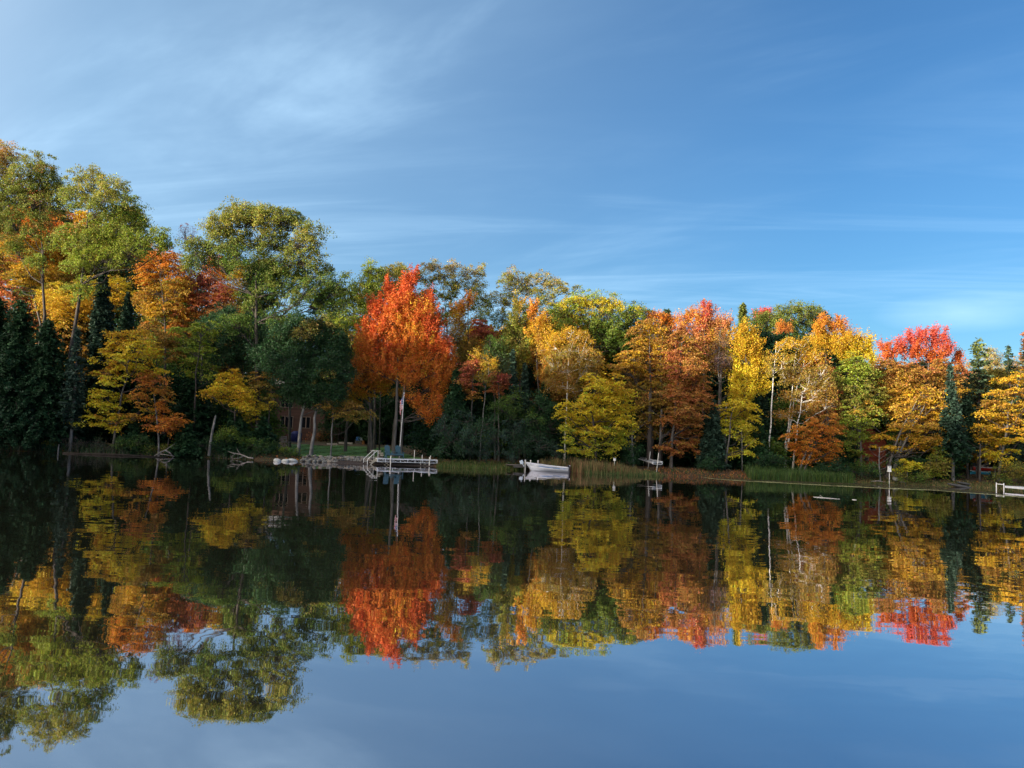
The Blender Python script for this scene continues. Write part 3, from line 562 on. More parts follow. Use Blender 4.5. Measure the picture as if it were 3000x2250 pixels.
T('birch_tree', 'slender birch with olive-gold leaves and a pale crooked trunk among dark shrubs', 1405, 63.6, [(1430, 1060, 26, 20), (1400, 1040, 26, 22), (1440, 1090, 22, 20), (1415, 1110, 22, 18)], ['olive', 'gold', 'olive'], 'F', 0.04, 'bark_pale', dens=0.9, top=(1432, 1060))
T('maple_tree', 'dull brick-red maple left of the slender birch', 1375, 64.4, [(1370, 1090, 24, 24), (1390, 1060, 22, 20), (1375, 1120, 28, 18), (1360, 1140, 18, 16), (1390, 1160, 18, 12)], ['bronze', 'rust', 'brick', 'rust'], 'L', 0.09, 'bark_grey', dens=1.5)
T('maple_tree', 'dull brick-red maple right of the slender birch', 1460, 64.4, [(1460, 1100, 26, 20), (1480, 1115, 22, 16), (1450, 1130, 26, 16), (1445, 1150, 20, 10)], ['rust', 'brick', 'brick'], 'L', 0.09, 'bark_grey', dens=1.8)
T('maple_tree', 'green-gold maple with a pointed top below the middle oak', 1520, 67.5, [(1520, 890, 16, 20), (1515, 930, 24, 26), (1500, 970, 30, 30), (1535, 970, 26, 30), (1480, 1010, 26, 30), (1520, 1030, 36, 34), (1550, 1010, 24, 34), (1500, 1080, 34, 30)], ['olive', 'olive', 'ygreen', 'olive', 'gold'], 'P', 0.13, 'bark_dark', dens=1.2)
T('maple_tree', 'orange-gold maple touching the left side of the lime maple', 1580, 67, [(1565, 895, 14, 18), (1560, 930, 20, 26), (1590, 935, 20, 20), (1575, 970, 30, 30), (1600, 1000, 30, 34), (1570, 1040, 34, 34), (1610, 1060, 34, 30), (1590, 1100, 26, 22)], ['orange', 'bronze', 'gold', 'gold', 'orange'], 'P', 0.13, 'bark_dark', dens=1.3)
T('maple_tree', 'big lime-green maple with a dark green right half on the skyline', 1745, 70, [(1710, 880, 36, 22), (1680, 890, 40, 20), (1750, 885, 45, 22), (1640, 910, 34, 24), (1800, 900, 34, 26), (1700, 920, 50, 28), (1770, 930, 44, 32), (1660, 950, 34, 20), (1740, 970, 40, 28), (1800, 970, 36, 32), (1770, 1010, 44, 26), (1820, 1010, 26, 20), (1850, 920, 34, 26)], ['green', 'green', 'ygreen', 'lime', 'lime'], 'O', 0.22, 'bark_dark', dens=0.95, top=(1740, 930), alt=['yellow'], altp=0.06)
T('maple_tree', 'dark green maple right of the lime maple on the skyline', 1860, 71.5, [(1865, 920, 34, 22), (1835, 950, 34, 30), (1890, 945, 26, 24), (1850, 990, 34, 28), (1895, 985, 18, 22)], ['green', 'green', 'oak'], 'O', 0.16, 'bark_dark', dens=1.2)
T('birch_tree', 'bronze-leaved birch with a pale trunk behind the low yellow maple', 1653, 64, [(1670, 975, 26, 16), (1640, 990, 30, 20), (1700, 985, 26, 22), (1620, 1020, 34, 26), (1670, 1030, 40, 28), (1720, 1030, 26, 30), (1610, 1070, 34, 30), (1660, 1090, 40, 34), (1720, 1080, 30, 30), (1620, 1120, 34, 26), (1680, 1140, 36, 26), (1740, 1060, 24, 30)], ['bronze', 'bronze', 'olive', 'bronze', 'gold'], 'F', 0.09, 'bark_birch', dens=1.2, top=(1668, 1000))
T('maple_tree', 'broad yellow maple hanging low over the reeds, in front', 1745, 61.6, [(1725, 1105, 16, 14), (1760, 1110, 18, 18), (1810, 1120, 20, 18), (1745, 1135, 28, 16), (1795, 1140, 30, 16), (1725, 1165, 36, 16), (1780, 1168, 40, 18), (1835, 1160, 26, 14), (1680, 1190, 34, 14), (1740, 1200, 44, 18), (1800, 1200, 40, 18), (1840, 1195, 24, 14), (1655, 1215, 26, 10), (1700, 1228, 40, 14), (1765, 1232, 44, 18), (1825, 1230, 34, 16), (1700, 1262, 34, 14), (1750, 1265, 44, 16), (1810, 1262, 38, 14), (1850, 1252, 16, 10), (1720, 1295, 36, 14), (1775, 1298, 40, 14), (1815, 1290, 26, 12), (1690, 1318, 22, 8), (1740, 1322, 36, 10), (1790, 1325, 28, 10), (1655, 1250, 24, 12), (1662, 1288, 22, 12), (1668, 1318, 20, 8)],
  ['lemon', 'lime', 'yellow', 'yellow', 'yellow', 'gold'], 'L', 0.13, 'bark_dark', dens=2.8, zrand=1.5)
T('maple_tree', 'tall bronze-gold maple behind the lifted dock frame', 1905, 64.5, [(1900, 950, 26, 24), (1870, 970, 26, 20), (1930, 975, 30, 26), (1880, 1010, 34, 24), (1935, 1020, 40, 28), (1840, 1040, 30, 24), (1900, 1060, 44, 30), (1830, 1080, 34, 28), (1950, 1080, 36, 34), (1870, 1110, 44, 30), (1920, 1130, 44, 30), (1850, 1150, 34, 26), (1895, 1180, 40, 30), (1945, 1190, 34, 30), (1890, 1230, 34, 24), (1925, 1260, 34, 20), (1880, 1275, 26, 14)], ['bronze', 'olive', 'bronze', 'gold', 'bronze', 'bronze'], 'L', 0.2, 'bark_dark', dens=1.5, trunks=[(1908, 0), (1935, 0.3)])
T('maple_tree', 'rusty orange maple leaning out right of the bronze one', 1965, 63, [(2000, 985, 34, 26), (2030, 1020, 30, 24), (1990, 1040, 36, 26), (2040, 1070, 30, 28), (1990, 1095, 36, 28), (2050, 1120, 34, 28), (2000, 1150, 44, 30), (2060, 1170, 34, 24), (2080, 1195, 16, 12), (2010, 1200, 44, 24), (1970, 1230, 34, 22), (2030, 1240, 44, 20), (1990, 1270, 36, 18), (2045, 1280, 26, 14), (2010, 1305, 44, 14), (2040, 1320, 18, 10), (1945, 1310, 30, 14), (1980, 1325, 24, 9)],
  ['rust', 'bronze', 'rust', 'bronze', 'rust', 'brick'], 'L', 0.15, 'bark_grey', dens=2.6, zrand=1.0)
T('maple_tree', 'peach-orange maple with crimson tips on the skyline', 2060, 69, [(2065, 900, 14, 14), (2030, 915, 16, 12), (2080, 915, 16, 16), (2050, 935, 30, 20), (2010, 935, 24, 16), (2095, 945, 30, 24), (2055, 970, 40, 28), (2110, 980, 30, 34), (2000, 960, 24, 18), (2080, 1010, 40, 30), (2130, 950, 16, 18), (2050, 1040, 44, 34), (2110, 1060, 34, 34)], ['bronze', 'bronze', 'gold', 'peach', 'peach', 'crimson'], 'P', 0.18, 'bark_grey', dens=1.6, alt=['gold', 'orange'], altp=0.15)
T('maple_tree', 'small orange maple on the skyline beside the dark green maple', 1920, 70, [(1910, 925, 14, 14), (1935, 925, 16, 16), (1955, 940, 16, 16), (1920, 955, 24, 20), (1975, 940, 14, 14)], ['gold', 'orange', 'orange'], 'P', 0.1, dens=1.6)
T('birch_tree', 'grey leafless tree with twiggy fan top among the gold maples', 2100, 65, [(2110, 980, 18, 26), (2095, 1020, 20, 26), (2125, 1010, 20, 24), (2105, 1060, 26, 26), (2130, 1050, 20, 26)], ['twig', 'twig', 'bronze'], 'S', 0.13, 'bark_grey', dens=1.5, leafs=0.55)
T('maple_tree', 'golden yellow maple with upright plumes right of the leafless tree', 2190, 64.6, [(2180, 965, 12, 20), (2160, 975, 16, 18), (2205, 980, 16, 18), (2170, 1000, 26, 20), (2215, 1005, 20, 16), (2200, 1025, 34, 22), (2160, 1040, 26, 24), (2225, 1050, 24, 16), (2195, 1070, 34, 22), (2240, 1085, 22, 14), (2210, 1105, 34, 18), (2165, 1100, 26, 26), (2230, 1130, 26, 16), (2195, 1150, 30, 20), (2155, 1150, 22, 24)], ['yellow', 'yellow', 'yellow', 'gold', 'gold'], 'P', 0.15, 'bark_dark', dens=1.5)
T('maple_tree', 'lemon-yellow layered maple low on the bank below the golden plumes', 2126, 62.2, [(2150, 1180, 34, 16), (2195, 1190, 34, 16), (2130, 1205, 26, 14), (2175, 1215, 40, 16), (2215, 1225, 20, 10), (2150, 1240, 34, 14), (2190, 1250, 36, 14), (2140, 1270, 24, 10), (2185, 1280, 34, 10), (2200, 1295, 22, 8), (2155, 1315, 28, 8), (2180, 1322, 20, 8), (2150, 1332, 20, 6)], ['lemon', 'lemon', 'yellow', 'yellow'], 'L', 0.11, 'bark_grey', dens=2.6, zrand=1.3)
T('oak_tree', 'green oak crest behind the birches on the skyline', 2320, 80, [(2330, 905, 26, 16), (2370, 905, 26, 14), (2290, 915, 26, 18), (2400, 920, 20, 16), (2210, 935, 30, 20), (2250, 940, 30, 24), (2350, 940, 40, 26), (2300, 955, 40, 28), (2390, 955, 26, 20), (2240, 985, 40, 30), (2330, 990, 40, 26), (2425, 930, 12, 16), (2270, 1010, 44, 30), (2210, 1010, 36, 30), (2340, 1040, 44, 30), (2400, 1020, 40, 30), (2290, 1060, 44, 30)], ['green', 'green', 'oak', 'oak'], 'O', 0.22, dens=1.25)
T('maple_tree', 'crimson maple top showing over the green oak crest', 2238, 84, [(2215, 925, 12, 10), (2245, 915, 20, 10), (2235, 930, 26, 12)], ['crimson', 'crimson'], 'P', 0.12, dens=2.0)
T('maple_tree', 'rust-coloured maple top set in the green oak crest', 2297, 76, [(2297, 955, 16, 12), (2297, 975, 20, 20)], ['rust', 'orange'], 'P', 0.1, dens=1.6)
T('birch_tree', 'tall birch with a straight white speckled trunk on the right half', 2251, 63.2, [(2290, 1010, 24, 20), (2265, 1040, 24, 22), (2300, 1060, 26, 24), (2260, 1075, 16, 20)], ['olive', 'olive', 'gold'], 'F', 0.09, 'bark_birch', dens=0.9, top=(2275, 1000))
T('birch_tree', 'white birch forking into a V, in front of bronze foliage', 2296, 64.6, [(2340, 1000, 26, 18), (2370, 1000, 22, 16), (2310, 1010, 20, 20), (2350, 1040, 34, 24), (2390, 1040, 26, 24), (2330, 1080, 34, 26), (2390, 1085, 34, 28), (2300, 1110, 26, 26)], ['bronze', 'olive', 'gold', 'gold'], 'F', 0.11, 'bark_birch', dens=0.85, trunks=[(2296, 0.9), (2300, 0.0)], top=(2330, 1030))
T('birch_tree', 'bronze-leaved birch with a leaning pale trunk above the orange maple', 2322, 63, [(2370, 1110, 34, 26), (2410, 1090, 26, 30), (2350, 1150, 34, 24), (2400, 1140, 36, 28), (2430, 1120, 24, 30), (2370, 1190, 36, 20), (2310, 1160, 26, 20), (2330, 1205, 34, 14), (2290, 1215, 30, 14), (2420, 1180, 34, 24)], ['bronze', 'bronze', 'olive', 'bronze'], 'F', 0.1, 'bark_birch', dens=1.1, top=(2352, 1150))
T('maple_tree', 'low spreading orange maple over the tall grass on the right', 2345, 61.3, [(2430, 1225, 26, 14), (2385, 1240, 34, 12), (2440, 1245, 36, 12), (2350, 1255, 30, 12), (2405, 1262, 44, 14), (2455, 1262, 24, 12), (2320, 1278, 30, 10), (2375, 1285, 44, 12), (2430, 1285, 34, 10), (2330, 1305, 34, 12), (2385, 1310, 40, 12), (2440, 1318, 26, 10), (2360, 1330, 44, 12), (2410, 1335, 36, 10), (2445, 1345, 16, 8), (2350, 1350, 30, 8)],
  ['orange', 'orange', 'orange', 'bronze'], 'L', 0.13, 'bark_grey', dens=2.0, zrand=1.2, trunks=[(2340, -0.1), (2352, 0.15)])
T('maple_tree', 'orange and gold maple cresting the skyline right of the green oak', 2430, 71, [(2412, 935, 14, 16), (2400, 960, 20, 18), (2440, 955, 18, 16), (2460, 940, 12, 14), (2470, 960, 16, 16), (2425, 985, 30, 20), (2475, 985, 22, 18), (2450, 1010, 40, 22), (2400, 1000, 24, 20)], ['gold', 'gold', 'orange', 'orange'], 'P', 0.16, dens=1.6)
T('maple_tree', 'bright yellow-topped maple stepping down the skyline on the right', 2510, 70, [(2500, 990, 16, 14), (2520, 1000, 16, 14), (2545, 990, 10, 10), (2490, 1010, 24, 16), (2530, 1020, 24, 18), (2550, 1020, 16, 18), (2505, 1040, 36, 20), (2555, 1055, 16, 20), (2480, 1030, 24, 20)], ['lemon', 'yellow', 'yellow', 'gold'], 'P', 0.15, dens=1.6)
T('maple_tree', 'green-turning-yellow layered maple left of the red log cabin', 2523, 63.5, [(2510, 1055, 30, 18), (2480, 1080, 34, 18), (2530, 1085, 34, 18), (2460, 1110, 30, 16), (2510, 1115, 44, 18), (2560, 1105, 26, 18), (2470, 1145, 34, 16), (2530, 1145, 44, 18), (2490, 1175, 40, 16), (2545, 1175, 36, 16), (2580, 1150, 20, 16), (2510, 1205, 44, 16), (2560, 1205, 34, 14), (2485, 1235, 34, 14), (2530, 1240, 40, 14), (2500, 1268, 36, 12), (2540, 1275, 26, 12), (2490, 1300, 34, 12), (2505, 1325, 26, 12)], ['ygreen', 'lime', 'ygreen', 'olive', 'ygreen', 'lime'], 'L', 0.14, 'bark_grey', dens=1.5, alt=['gold', 'bronze'], altp=0.08)
T('maple_tree', 'maple with a blazing crimson top, the reddest on the right', 2690, 68, [(2700, 975, 14, 14), (2665, 985, 16, 12), (2735, 970, 14, 16), (2765, 985, 12, 16), (2690, 995, 30, 16), (2740, 1000, 26, 18), (2640, 1010, 20, 14), (2590, 1015, 20, 12), (2780, 1015, 18, 18), (2670, 1030, 44, 20), (2740, 1040, 40, 24), (2800, 1045, 18, 16), (2605, 1040, 26, 20), (2815, 1060, 14, 12)], ['vermil', 'vermil', 'crimson', 'crimson'], 'P', 0.18, dens=1.5, alt=['orange', 'olive'], altp=0.1)
T('maple_tree', 'wide bronze-gold maple beneath the crimson top', 2595, 64.8, [(2600, 1075, 36, 26), (2650, 1080, 40, 24), (2590, 1120, 40, 28), (2650, 1125, 44, 26), (2710, 1100, 40, 30), (2620, 1165, 44, 26), (2680, 1160, 40, 24), (2600, 1205, 36, 22), (2760, 1080, 34, 26), (2800, 1090, 26, 26), (2790, 1140, 30, 26)], ['bronze', 'gold', 'bronze', 'bronze', 'rust'], 'L', 0.16, 'bark_dark', dens=1.55)
T('maple_tree', 'golden-orange layered maple with a crooked forked trunk right of the log cabin', 2618, 62.6, [(2720, 1150, 34, 16), (2690, 1180, 40, 16), (2745, 1185, 36, 16), (2650, 1210, 44, 16), (2720, 1215, 44, 16), (2775, 1220, 34, 14), (2800, 1240, 20, 10), (2620, 1245, 36, 14), (2680, 1250, 44, 14), (2740, 1250, 44, 14), (2790, 1262, 26, 10), (2590, 1280, 30, 12), (2650, 1282, 40, 12), (2710, 1285, 44, 12), (2760, 1292, 36, 10), (2600, 1312, 30, 10), (2640, 1318, 26, 10), (2700, 1308, 36, 8), (2745, 1318, 26, 6)], ['gold', 'gold', 'bronze', 'gold', 'bronze'], 'L', 0.13, 'bark_grey', dens=2.7, zrand=1.2, trunks=[(2598, 0.0), (2618, 0.5)])
T('maple_tree', 'golden layered maple reaching out of the right edge', 2925, 63, [(2960, 1120, 36, 16), (2990, 1100, 36, 20), (2920, 1150, 34, 14), (2970, 1150, 40, 16), (3010, 1150, 36, 20), (2890, 1175, 30, 12), (2940, 1185, 44, 14), (3000, 1190, 40, 18), (2880, 1210, 30, 12), (2930, 1220, 44, 14), (2990, 1225, 44, 16), (2870, 1245, 18, 8), (2910, 1255, 36, 12), (2965, 1260, 44, 14), (3020, 1260, 36, 16), (2895, 1285, 34, 10), (2950, 1290, 40, 12), (2880, 1322, 26, 8), (2910, 1328, 34, 10), (2965, 1325, 34, 10), (2930, 1345, 26, 6)], ['yellow', 'gold', 'gold', 'bronze', 'gold'], 'L', 0.14, 'bark_grey', dens=1.8, zrand=1.3)
T('maple_tree', 'pale straw-yellow tree behind the tall pine at right', 2905, 80, [(2905, 1030, 24, 16), (2895, 1060, 26, 26), (2925, 1060, 20, 26), (2900, 1100, 30, 30), (2940, 1100, 24, 26)], ['straw', 'pale', 'straw'], 'F', 0.12, dens=1.2)
T('maple_tree', 'pale peach maple between the pines at the right edge', 2960, 78, [(2975, 1070, 26, 20), (2955, 1100, 26, 20), (2990, 1110, 26, 24), (2850, 1110, 16, 20), (2835, 1070, 12, 16), (2845, 1150, 20, 24)], ['peach', 'straw', 'bronze'], 'F', 0.1, dens=1.1)
T('maple_tree', 'small yellow maple spray low above the bank right of the birdhouse', 2657, 61.4, [(2660, 1355, 22, 6), (2680, 1362, 20, 5), (2640, 1376, 18, 8), (2665, 1372, 20, 5)], ['lemon', 'yellow'], 'L', 0.045, 'bark_pale', dens=4.0)
T('maple_tree', 'young olive-green maple left of the pale trunk on the right', 2735, 61.8, [(2750, 1320, 14, 10), (2745, 1340, 24, 12), (2760, 1350, 24, 10), (2735, 1362, 26, 10), (2765, 1372, 20, 10), (2730, 1378, 20, 9), (2745, 1390, 20, 8)], ['lime', 'olive', 'ygreen'], 'L', 0.05, 'bark_dark', dens=3.2)

# conifers
K = conifer
for i, (px, D, tx, ty, R, lab) in enumerate([
  (-20, 66, -15, 850, 130, 'big dark hemlock at the left edge, under the oaks'),
  (70, 64, 60, 880, 120, 'dark hemlock second from the left edge'),
  (150, 62.5, 140, 930, 105, 'dark hemlock in front of the leaning oak trunk'),
  (40, 61.6, 45, 990, 120, 'low spreading hemlock over the water at the far left'),
  (120, 61.3, 125, 1050, 100, 'short hemlock overhanging the water left of the pale-trunked spruce')]):
    K('hemlock_tree', lab, px, D, (tx, ty), R, 0.4, 0.42, ('hem', 'hem', 'dgreen'), group='hemlocks on the left bank', dens=1.25, ragged=0.5, narrow=0.62, layer=0.36, needle=0.20)
K('spruce_tree', 'slender spruce with a pale bare lower trunk left of the yellow maple', 205, 61.2, (228, 960), 42, 2.0, 0.25, ('spruce', 'blueg', 'blueg'), 'bark_pale', dens=0.8)
K('spruce_tree', 'dark pointed spruce behind the yellow maple at left', 300, 66, (300, 740), 70, 0.6, 0.3, ('hem', 'spruce', 'spruce'), dens=1.2)
K('spruce_tree', 'dark spruce right of the leaning oak trunk', 370, 68, (375, 860), 70, 0.6, 0.3, ('hem', 'hem', 'spruce'), dens=1.2)
K('spruce_tree', 'black-green spruce behind the small orange maple', 430, 64, (430, 1040), 70, 0.3, 0.3, ('hem', 'hem'), dens=1.3)
K('spruce_tree', 'black-green spruce behind the broken snag', 570, 65, (560, 1060), 80, 0.3, 0.3, ('hem', 'hem', 'dgreen'), dens=1.3)
K('spruce_tree', 'low dark spruce between the snag and the house', 700, 62.3, (690, 1195), 66, 0.2, 0.3, ('hem', 'dgreen', 'hem'), dens=1.5)
K('spruce_tree', 'dark green spruce hugging the left corner of the house', 775, 62.6, (770, 1215), 50, 0.2, 0.3, ('hem', 'hem', 'dgreen'), dens=1.5)
K('spruce_tree', 'low dark spruce overhanging the water left of the snag', 545, 61.4, (545, 1235), 56, 0.2, 0.25, ('hem', 'dgreen', 'hem'), dens=1.5)
K('spruce_tree', 'low dark spruce between the orange maple and the yellow one', 400, 61.8, (395, 1245), 56, 0.2, 0.25, ('hem', 'dgreen', 'hem'), dens=1.5)
K('spruce_tree', 'narrow spruce spire in the middle of the wood', 1503, 64, (1503, 1025), 24, 1.5, 0.3, ('spruce', 'spruce', 'blueg'), dens=1.1)
K('spruce_tree', 'second narrow spruce spire, shorter and just right of the first', 1538, 64.5, (1538, 1060), 22, 1.5, 0.3, ('spruce', 'spruce', 'blueg'), dens=1.1)
K('hemlock_tree', 'dark hemlock right of the red maple', 1335, 64, (1335, 1085), 60, 0.3, 0.35, ('hem', 'hem', 'dgreen'), dens=1.3)
K('hemlock_tree', 'dark hemlock behind the low yellow maple', 1595, 65, (1595, 1120), 70, 0.3, 0.35, ('hem', 'hem', 'hem'), dens=1.3)
K('hemlock_tree', 'dark hemlock filling the shade right of the low yellow maple', 1870, 66, (1865, 1130), 70, 0.3, 0.35, ('hem', 'hem', 'hem'), dens=1.1)
K('spruce_tree', 'blue-black spruce between the rusty maple and the yellow maples', 2085, 62.6, (2092, 1175), 48, 0.2, 0.3, ('spruce', 'spruce', 'blueg'), dens=1.5)
K('spruce_tree', 'dark spruce behind the straight birch trunk', 2240, 66, (2240, 1150), 60, 0.3, 0.3, ('hem', 'spruce'), dens=1.2)
K('spruce_tree', 'low dark spruce under the birches', 2230, 62.6, (2232, 1290), 50, 0.2, 0.3, ('hem', 'dgreen'), dens=1.5)
K('spruce_tree', 'spire-topped blue-green spruce with a pale bare foot on the right', 2792, 62.2, (2783, 1068), 56, 2.0, 0.35, ('hem', 'spruce', 'blueg', 'blueg'), 'bark_pale', dens=1.2, narrow=1.25)
K('pine_tree', 'tall pine standing against the sky near the right edge', 2868, 67, (2868, 992), 58, 5.5, 0.1, ('spruce', 'pine', 'pine', 'oak'), dens=0.85, layer=0.55, narrow=0.55, ragged=0.35)
K('pine_tree', 'short pine top between the tall pine and the right edge', 2955, 76, (2955, 1008), 34, 2.5, 0.1, ('spruce', 'pine', 'pine'), dens=0.8, layer=0.5, narrow=0.6, ragged=0.35)
K('spruce_tree', 'tall spruce cut off by the right edge of the photo', 3005, 66, (3003, 965), 60, 2.0, 0.3, ('spruce', 'pine', 'pine', 'rust'), dens=0.9, layer=0.45, ragged=0.35)
K('spruce_tree', 'dark spruce behind the spire-topped one', 2835, 65.5, (2832, 1150), 44, 2.6, 0.35, ('hem', 'spruce'), dens=1.2)
K('cedar_tree', 'small knobbly conifer top poking above the skyline right of the peach maple', 2175, 84, (2176, 888), 26, 4.0, 0.15, ('pine', 'pine', 'oak'), dens=1.2, narrow=0.4)
K('pine_tree', 'dark green pine top on the skyline left of the peach maple', 1955, 84, (1955, 905), 44, 4.0, 0.1, ('spruce', 'pine', 'pine'), dens=1.1, narrow=0.5)

# shrubs along the bank
def S(label, px, D, lobes, cols, dens=1.0, alt=None, altp=0.0, sty='B', leafs=1.0):
    return tree('shrub', label, px, D, lobes, cols, sty, 0.03, 'bark_dark', cat='shrub', dens=dens, alt=alt, altp=altp, leafs=leafs)
S('yellow-flecked green shrub at the water edge in the left corner', 40, 61.0, [(20, 1285, 34, 20), (60, 1290, 34, 18), (30, 1310, 40, 16)], ['green', 'olive', 'ygreen'], 1.4, ['gold', 'yellow'], 0.12)
S('small yellow-green bush by the pale stump at far left', 140, 60.9, [(140, 1300, 26, 12), (160, 1310, 16, 8)], ['green', 'olive'], 2.0, ['yellow'], 0.1)
S('grey-twigged low brush left of the spruce trunk', 100, 61.6, [(90, 1270, 34, 20), (130, 1275, 34, 16)], ['sage', 'dgreen'], 1.1)
S('bare grey brush behind the fallen log, left half', 220, 61.2, [(215, 1300, 34, 14), (180, 1290, 26, 16)], ['sage', 'twig', 'sage'], 1.6, leafs=0.6)
S('bare grey brush behind the fallen log, right half', 290, 61.2, [(285, 1298, 30, 16), (320, 1305, 22, 12)], ['sage', 'sage', 'willow'], 1.6, leafs=0.6)
S('green shrub between the log and the small orange maple', 370, 61.2, [(360, 1290, 36, 18), (410, 1295, 36, 16), (430, 1315, 30, 8)], ['dgreen', 'green', 'dgreen'], 1.8)
S('olive shrub under the small orange maple', 480, 60.9, [(450, 1315, 20, 8), (485, 1310, 24, 10)], ['olive', 'green'], 2.0)
S('bright green sapling bush right of the snag', 655, 61.0, [(645, 1275, 26, 12), (670, 1265, 24, 12), (690, 1280, 20, 10)], ['green', 'green', 'ygreen'], 2.2)
S('dark green shrub over the fallen branch', 640, 61.3, [(590, 1300, 34, 14), (640, 1305, 40, 14), (690, 1310, 30, 12)], ['hem', 'dgreen'], 1.9)
S('green shrub below the left end of the house', 760, 61.2, [(740, 1300, 34, 22), (780, 1310, 34, 20)], ['dgreen', 'dgreen', 'green'], 1.8)
S('lime-green weedy bush above the three white rocks', 835, 61.7, [(815, 1322, 22, 10), (848, 1326, 24, 10), (872, 1332, 14, 7)], ['dgreen', 'green', 'ygreen'], 2.0, ['yellow'], 0.03)
S('dark brush heap beside the house wall', 935, 78, [(930, 1275, 26, 14), (950, 1265, 20, 12)], ['dgreen', 'rust', 'dgreen'], 1.4, leafs=1.3)
for i, (px, D, lobes, lab, cc) in enumerate([
  (1320, 61.8, [(1310, 1250, 40, 34), (1330, 1290, 44, 34), (1290, 1320, 20, 18)], 'blue-green shrub right beside the flagpole', ['dgreen', 'blueg', 'blueg']),
  (1385, 61.9, [(1370, 1230, 34, 30), (1390, 1270, 44, 34), (1360, 1310, 40, 26)], 'tall blue-green shrub in the middle of the dark bank', ['blueg', 'dgreen', 'blueg']),
  (1440, 61.6, [(1430, 1240, 34, 30), (1450, 1285, 40, 34), (1420, 1325, 34, 20)], 'round blue-green shrub left of the boat bow', ['blueg', 'blueg', 'dgreen']),
  (1510, 61.8, [(1500, 1260, 36, 30), (1520, 1300, 40, 30), (1490, 1330, 34, 14)], 'round blue-green shrub above the small pier', ['blueg', 'dgreen', 'blueg']),
  (1580, 61.9, [(1570, 1280, 36, 24), (1590, 1310, 40, 24), (1640, 1320, 30, 20)], 'blue-green shrub behind the boat', ['blueg', 'dgreen']),
  (1460, 63, [(1470, 1200, 40, 24), (1520, 1210, 40, 26), (1560, 1230, 34, 26), (1500, 1170, 40, 24)], 'mid-green leafy thicket under the spruce spires', ['dgreen', 'green', 'green']),
  (1340, 63.5, [(1330, 1190, 34, 30), (1350, 1220, 34, 30)], 'deep green thicket below the brick-red maples', ['hem', 'dgreen']),
  (1560, 63.2, [(1570, 1170, 34, 24), (1600, 1190, 34, 24), (1620, 1250, 40, 34)], 'deep green thicket left of the low yellow maple', ['hem', 'dgreen', 'dgreen'])]):
    S(lab, px, D, lobes, cc, 1.2)
S('dark green shrub at the pale trunk right of the low yellow maple', 1852, 61.6, [(1850, 1320, 20, 26), (1840, 1350, 20, 16)], ['hem', 'dgreen'], 1.8)
S('dark teal shrub at the foot of the blue-black spruce', 2090, 61.4, [(2085, 1350, 30, 22), (2065, 1365, 24, 12)], ['dgreen', 'hem'], 2.0)
S('dark brush under the straight birch trunk', 2260, 61.6, [(2230, 1345, 36, 18), (2280, 1350, 40, 16)], ['hem', 'dgreen'], 1.8)
S('dark shrub right of the orange maple trunk', 2420, 61.4, [(2410, 1375, 30, 16), (2460, 1365, 34, 22)], ['dgreen', 'hem'], 1.9)
S('leafy green shrub in front of the log cabin', 2530, 61.8, [(2500, 1375, 40, 22), (2545, 1365, 34, 24), (2570, 1385, 30, 16)], ['dgreen', 'dgreen', 'green'], 1.9)
S('green-yellow brush under the yellow spray by the birdhouse', 2660, 61.2, [(2640, 1395, 30, 10), (2690, 1395, 34, 12), (2625, 1365, 12, 12)], ['green', 'olive', 'dgreen'], 2.2, ['gold'], 0.08)
S('dark shrub left of the spire-topped spruce foot', 2710, 62.2, [(2700, 1350, 30, 24), (2700, 1385, 34, 14)], ['hem', 'dgreen'], 1.6)
S('olive shrub at the lower right beside the canoes', 2955, 61.6, [(2942, 1378, 22, 16), (2970, 1375, 34, 24), (3010, 1380, 34, 26), (2945, 1400, 34, 14)], ['green', 'olive', 'green'], 1.8, ['gold'], 0.08)
S('deep green shrub between the canoes and the right edge', 2900, 63.6, [(2925, 1398, 22, 10), (2905, 1404, 18, 7)], ['hem', 'dgreen'], 1.6)
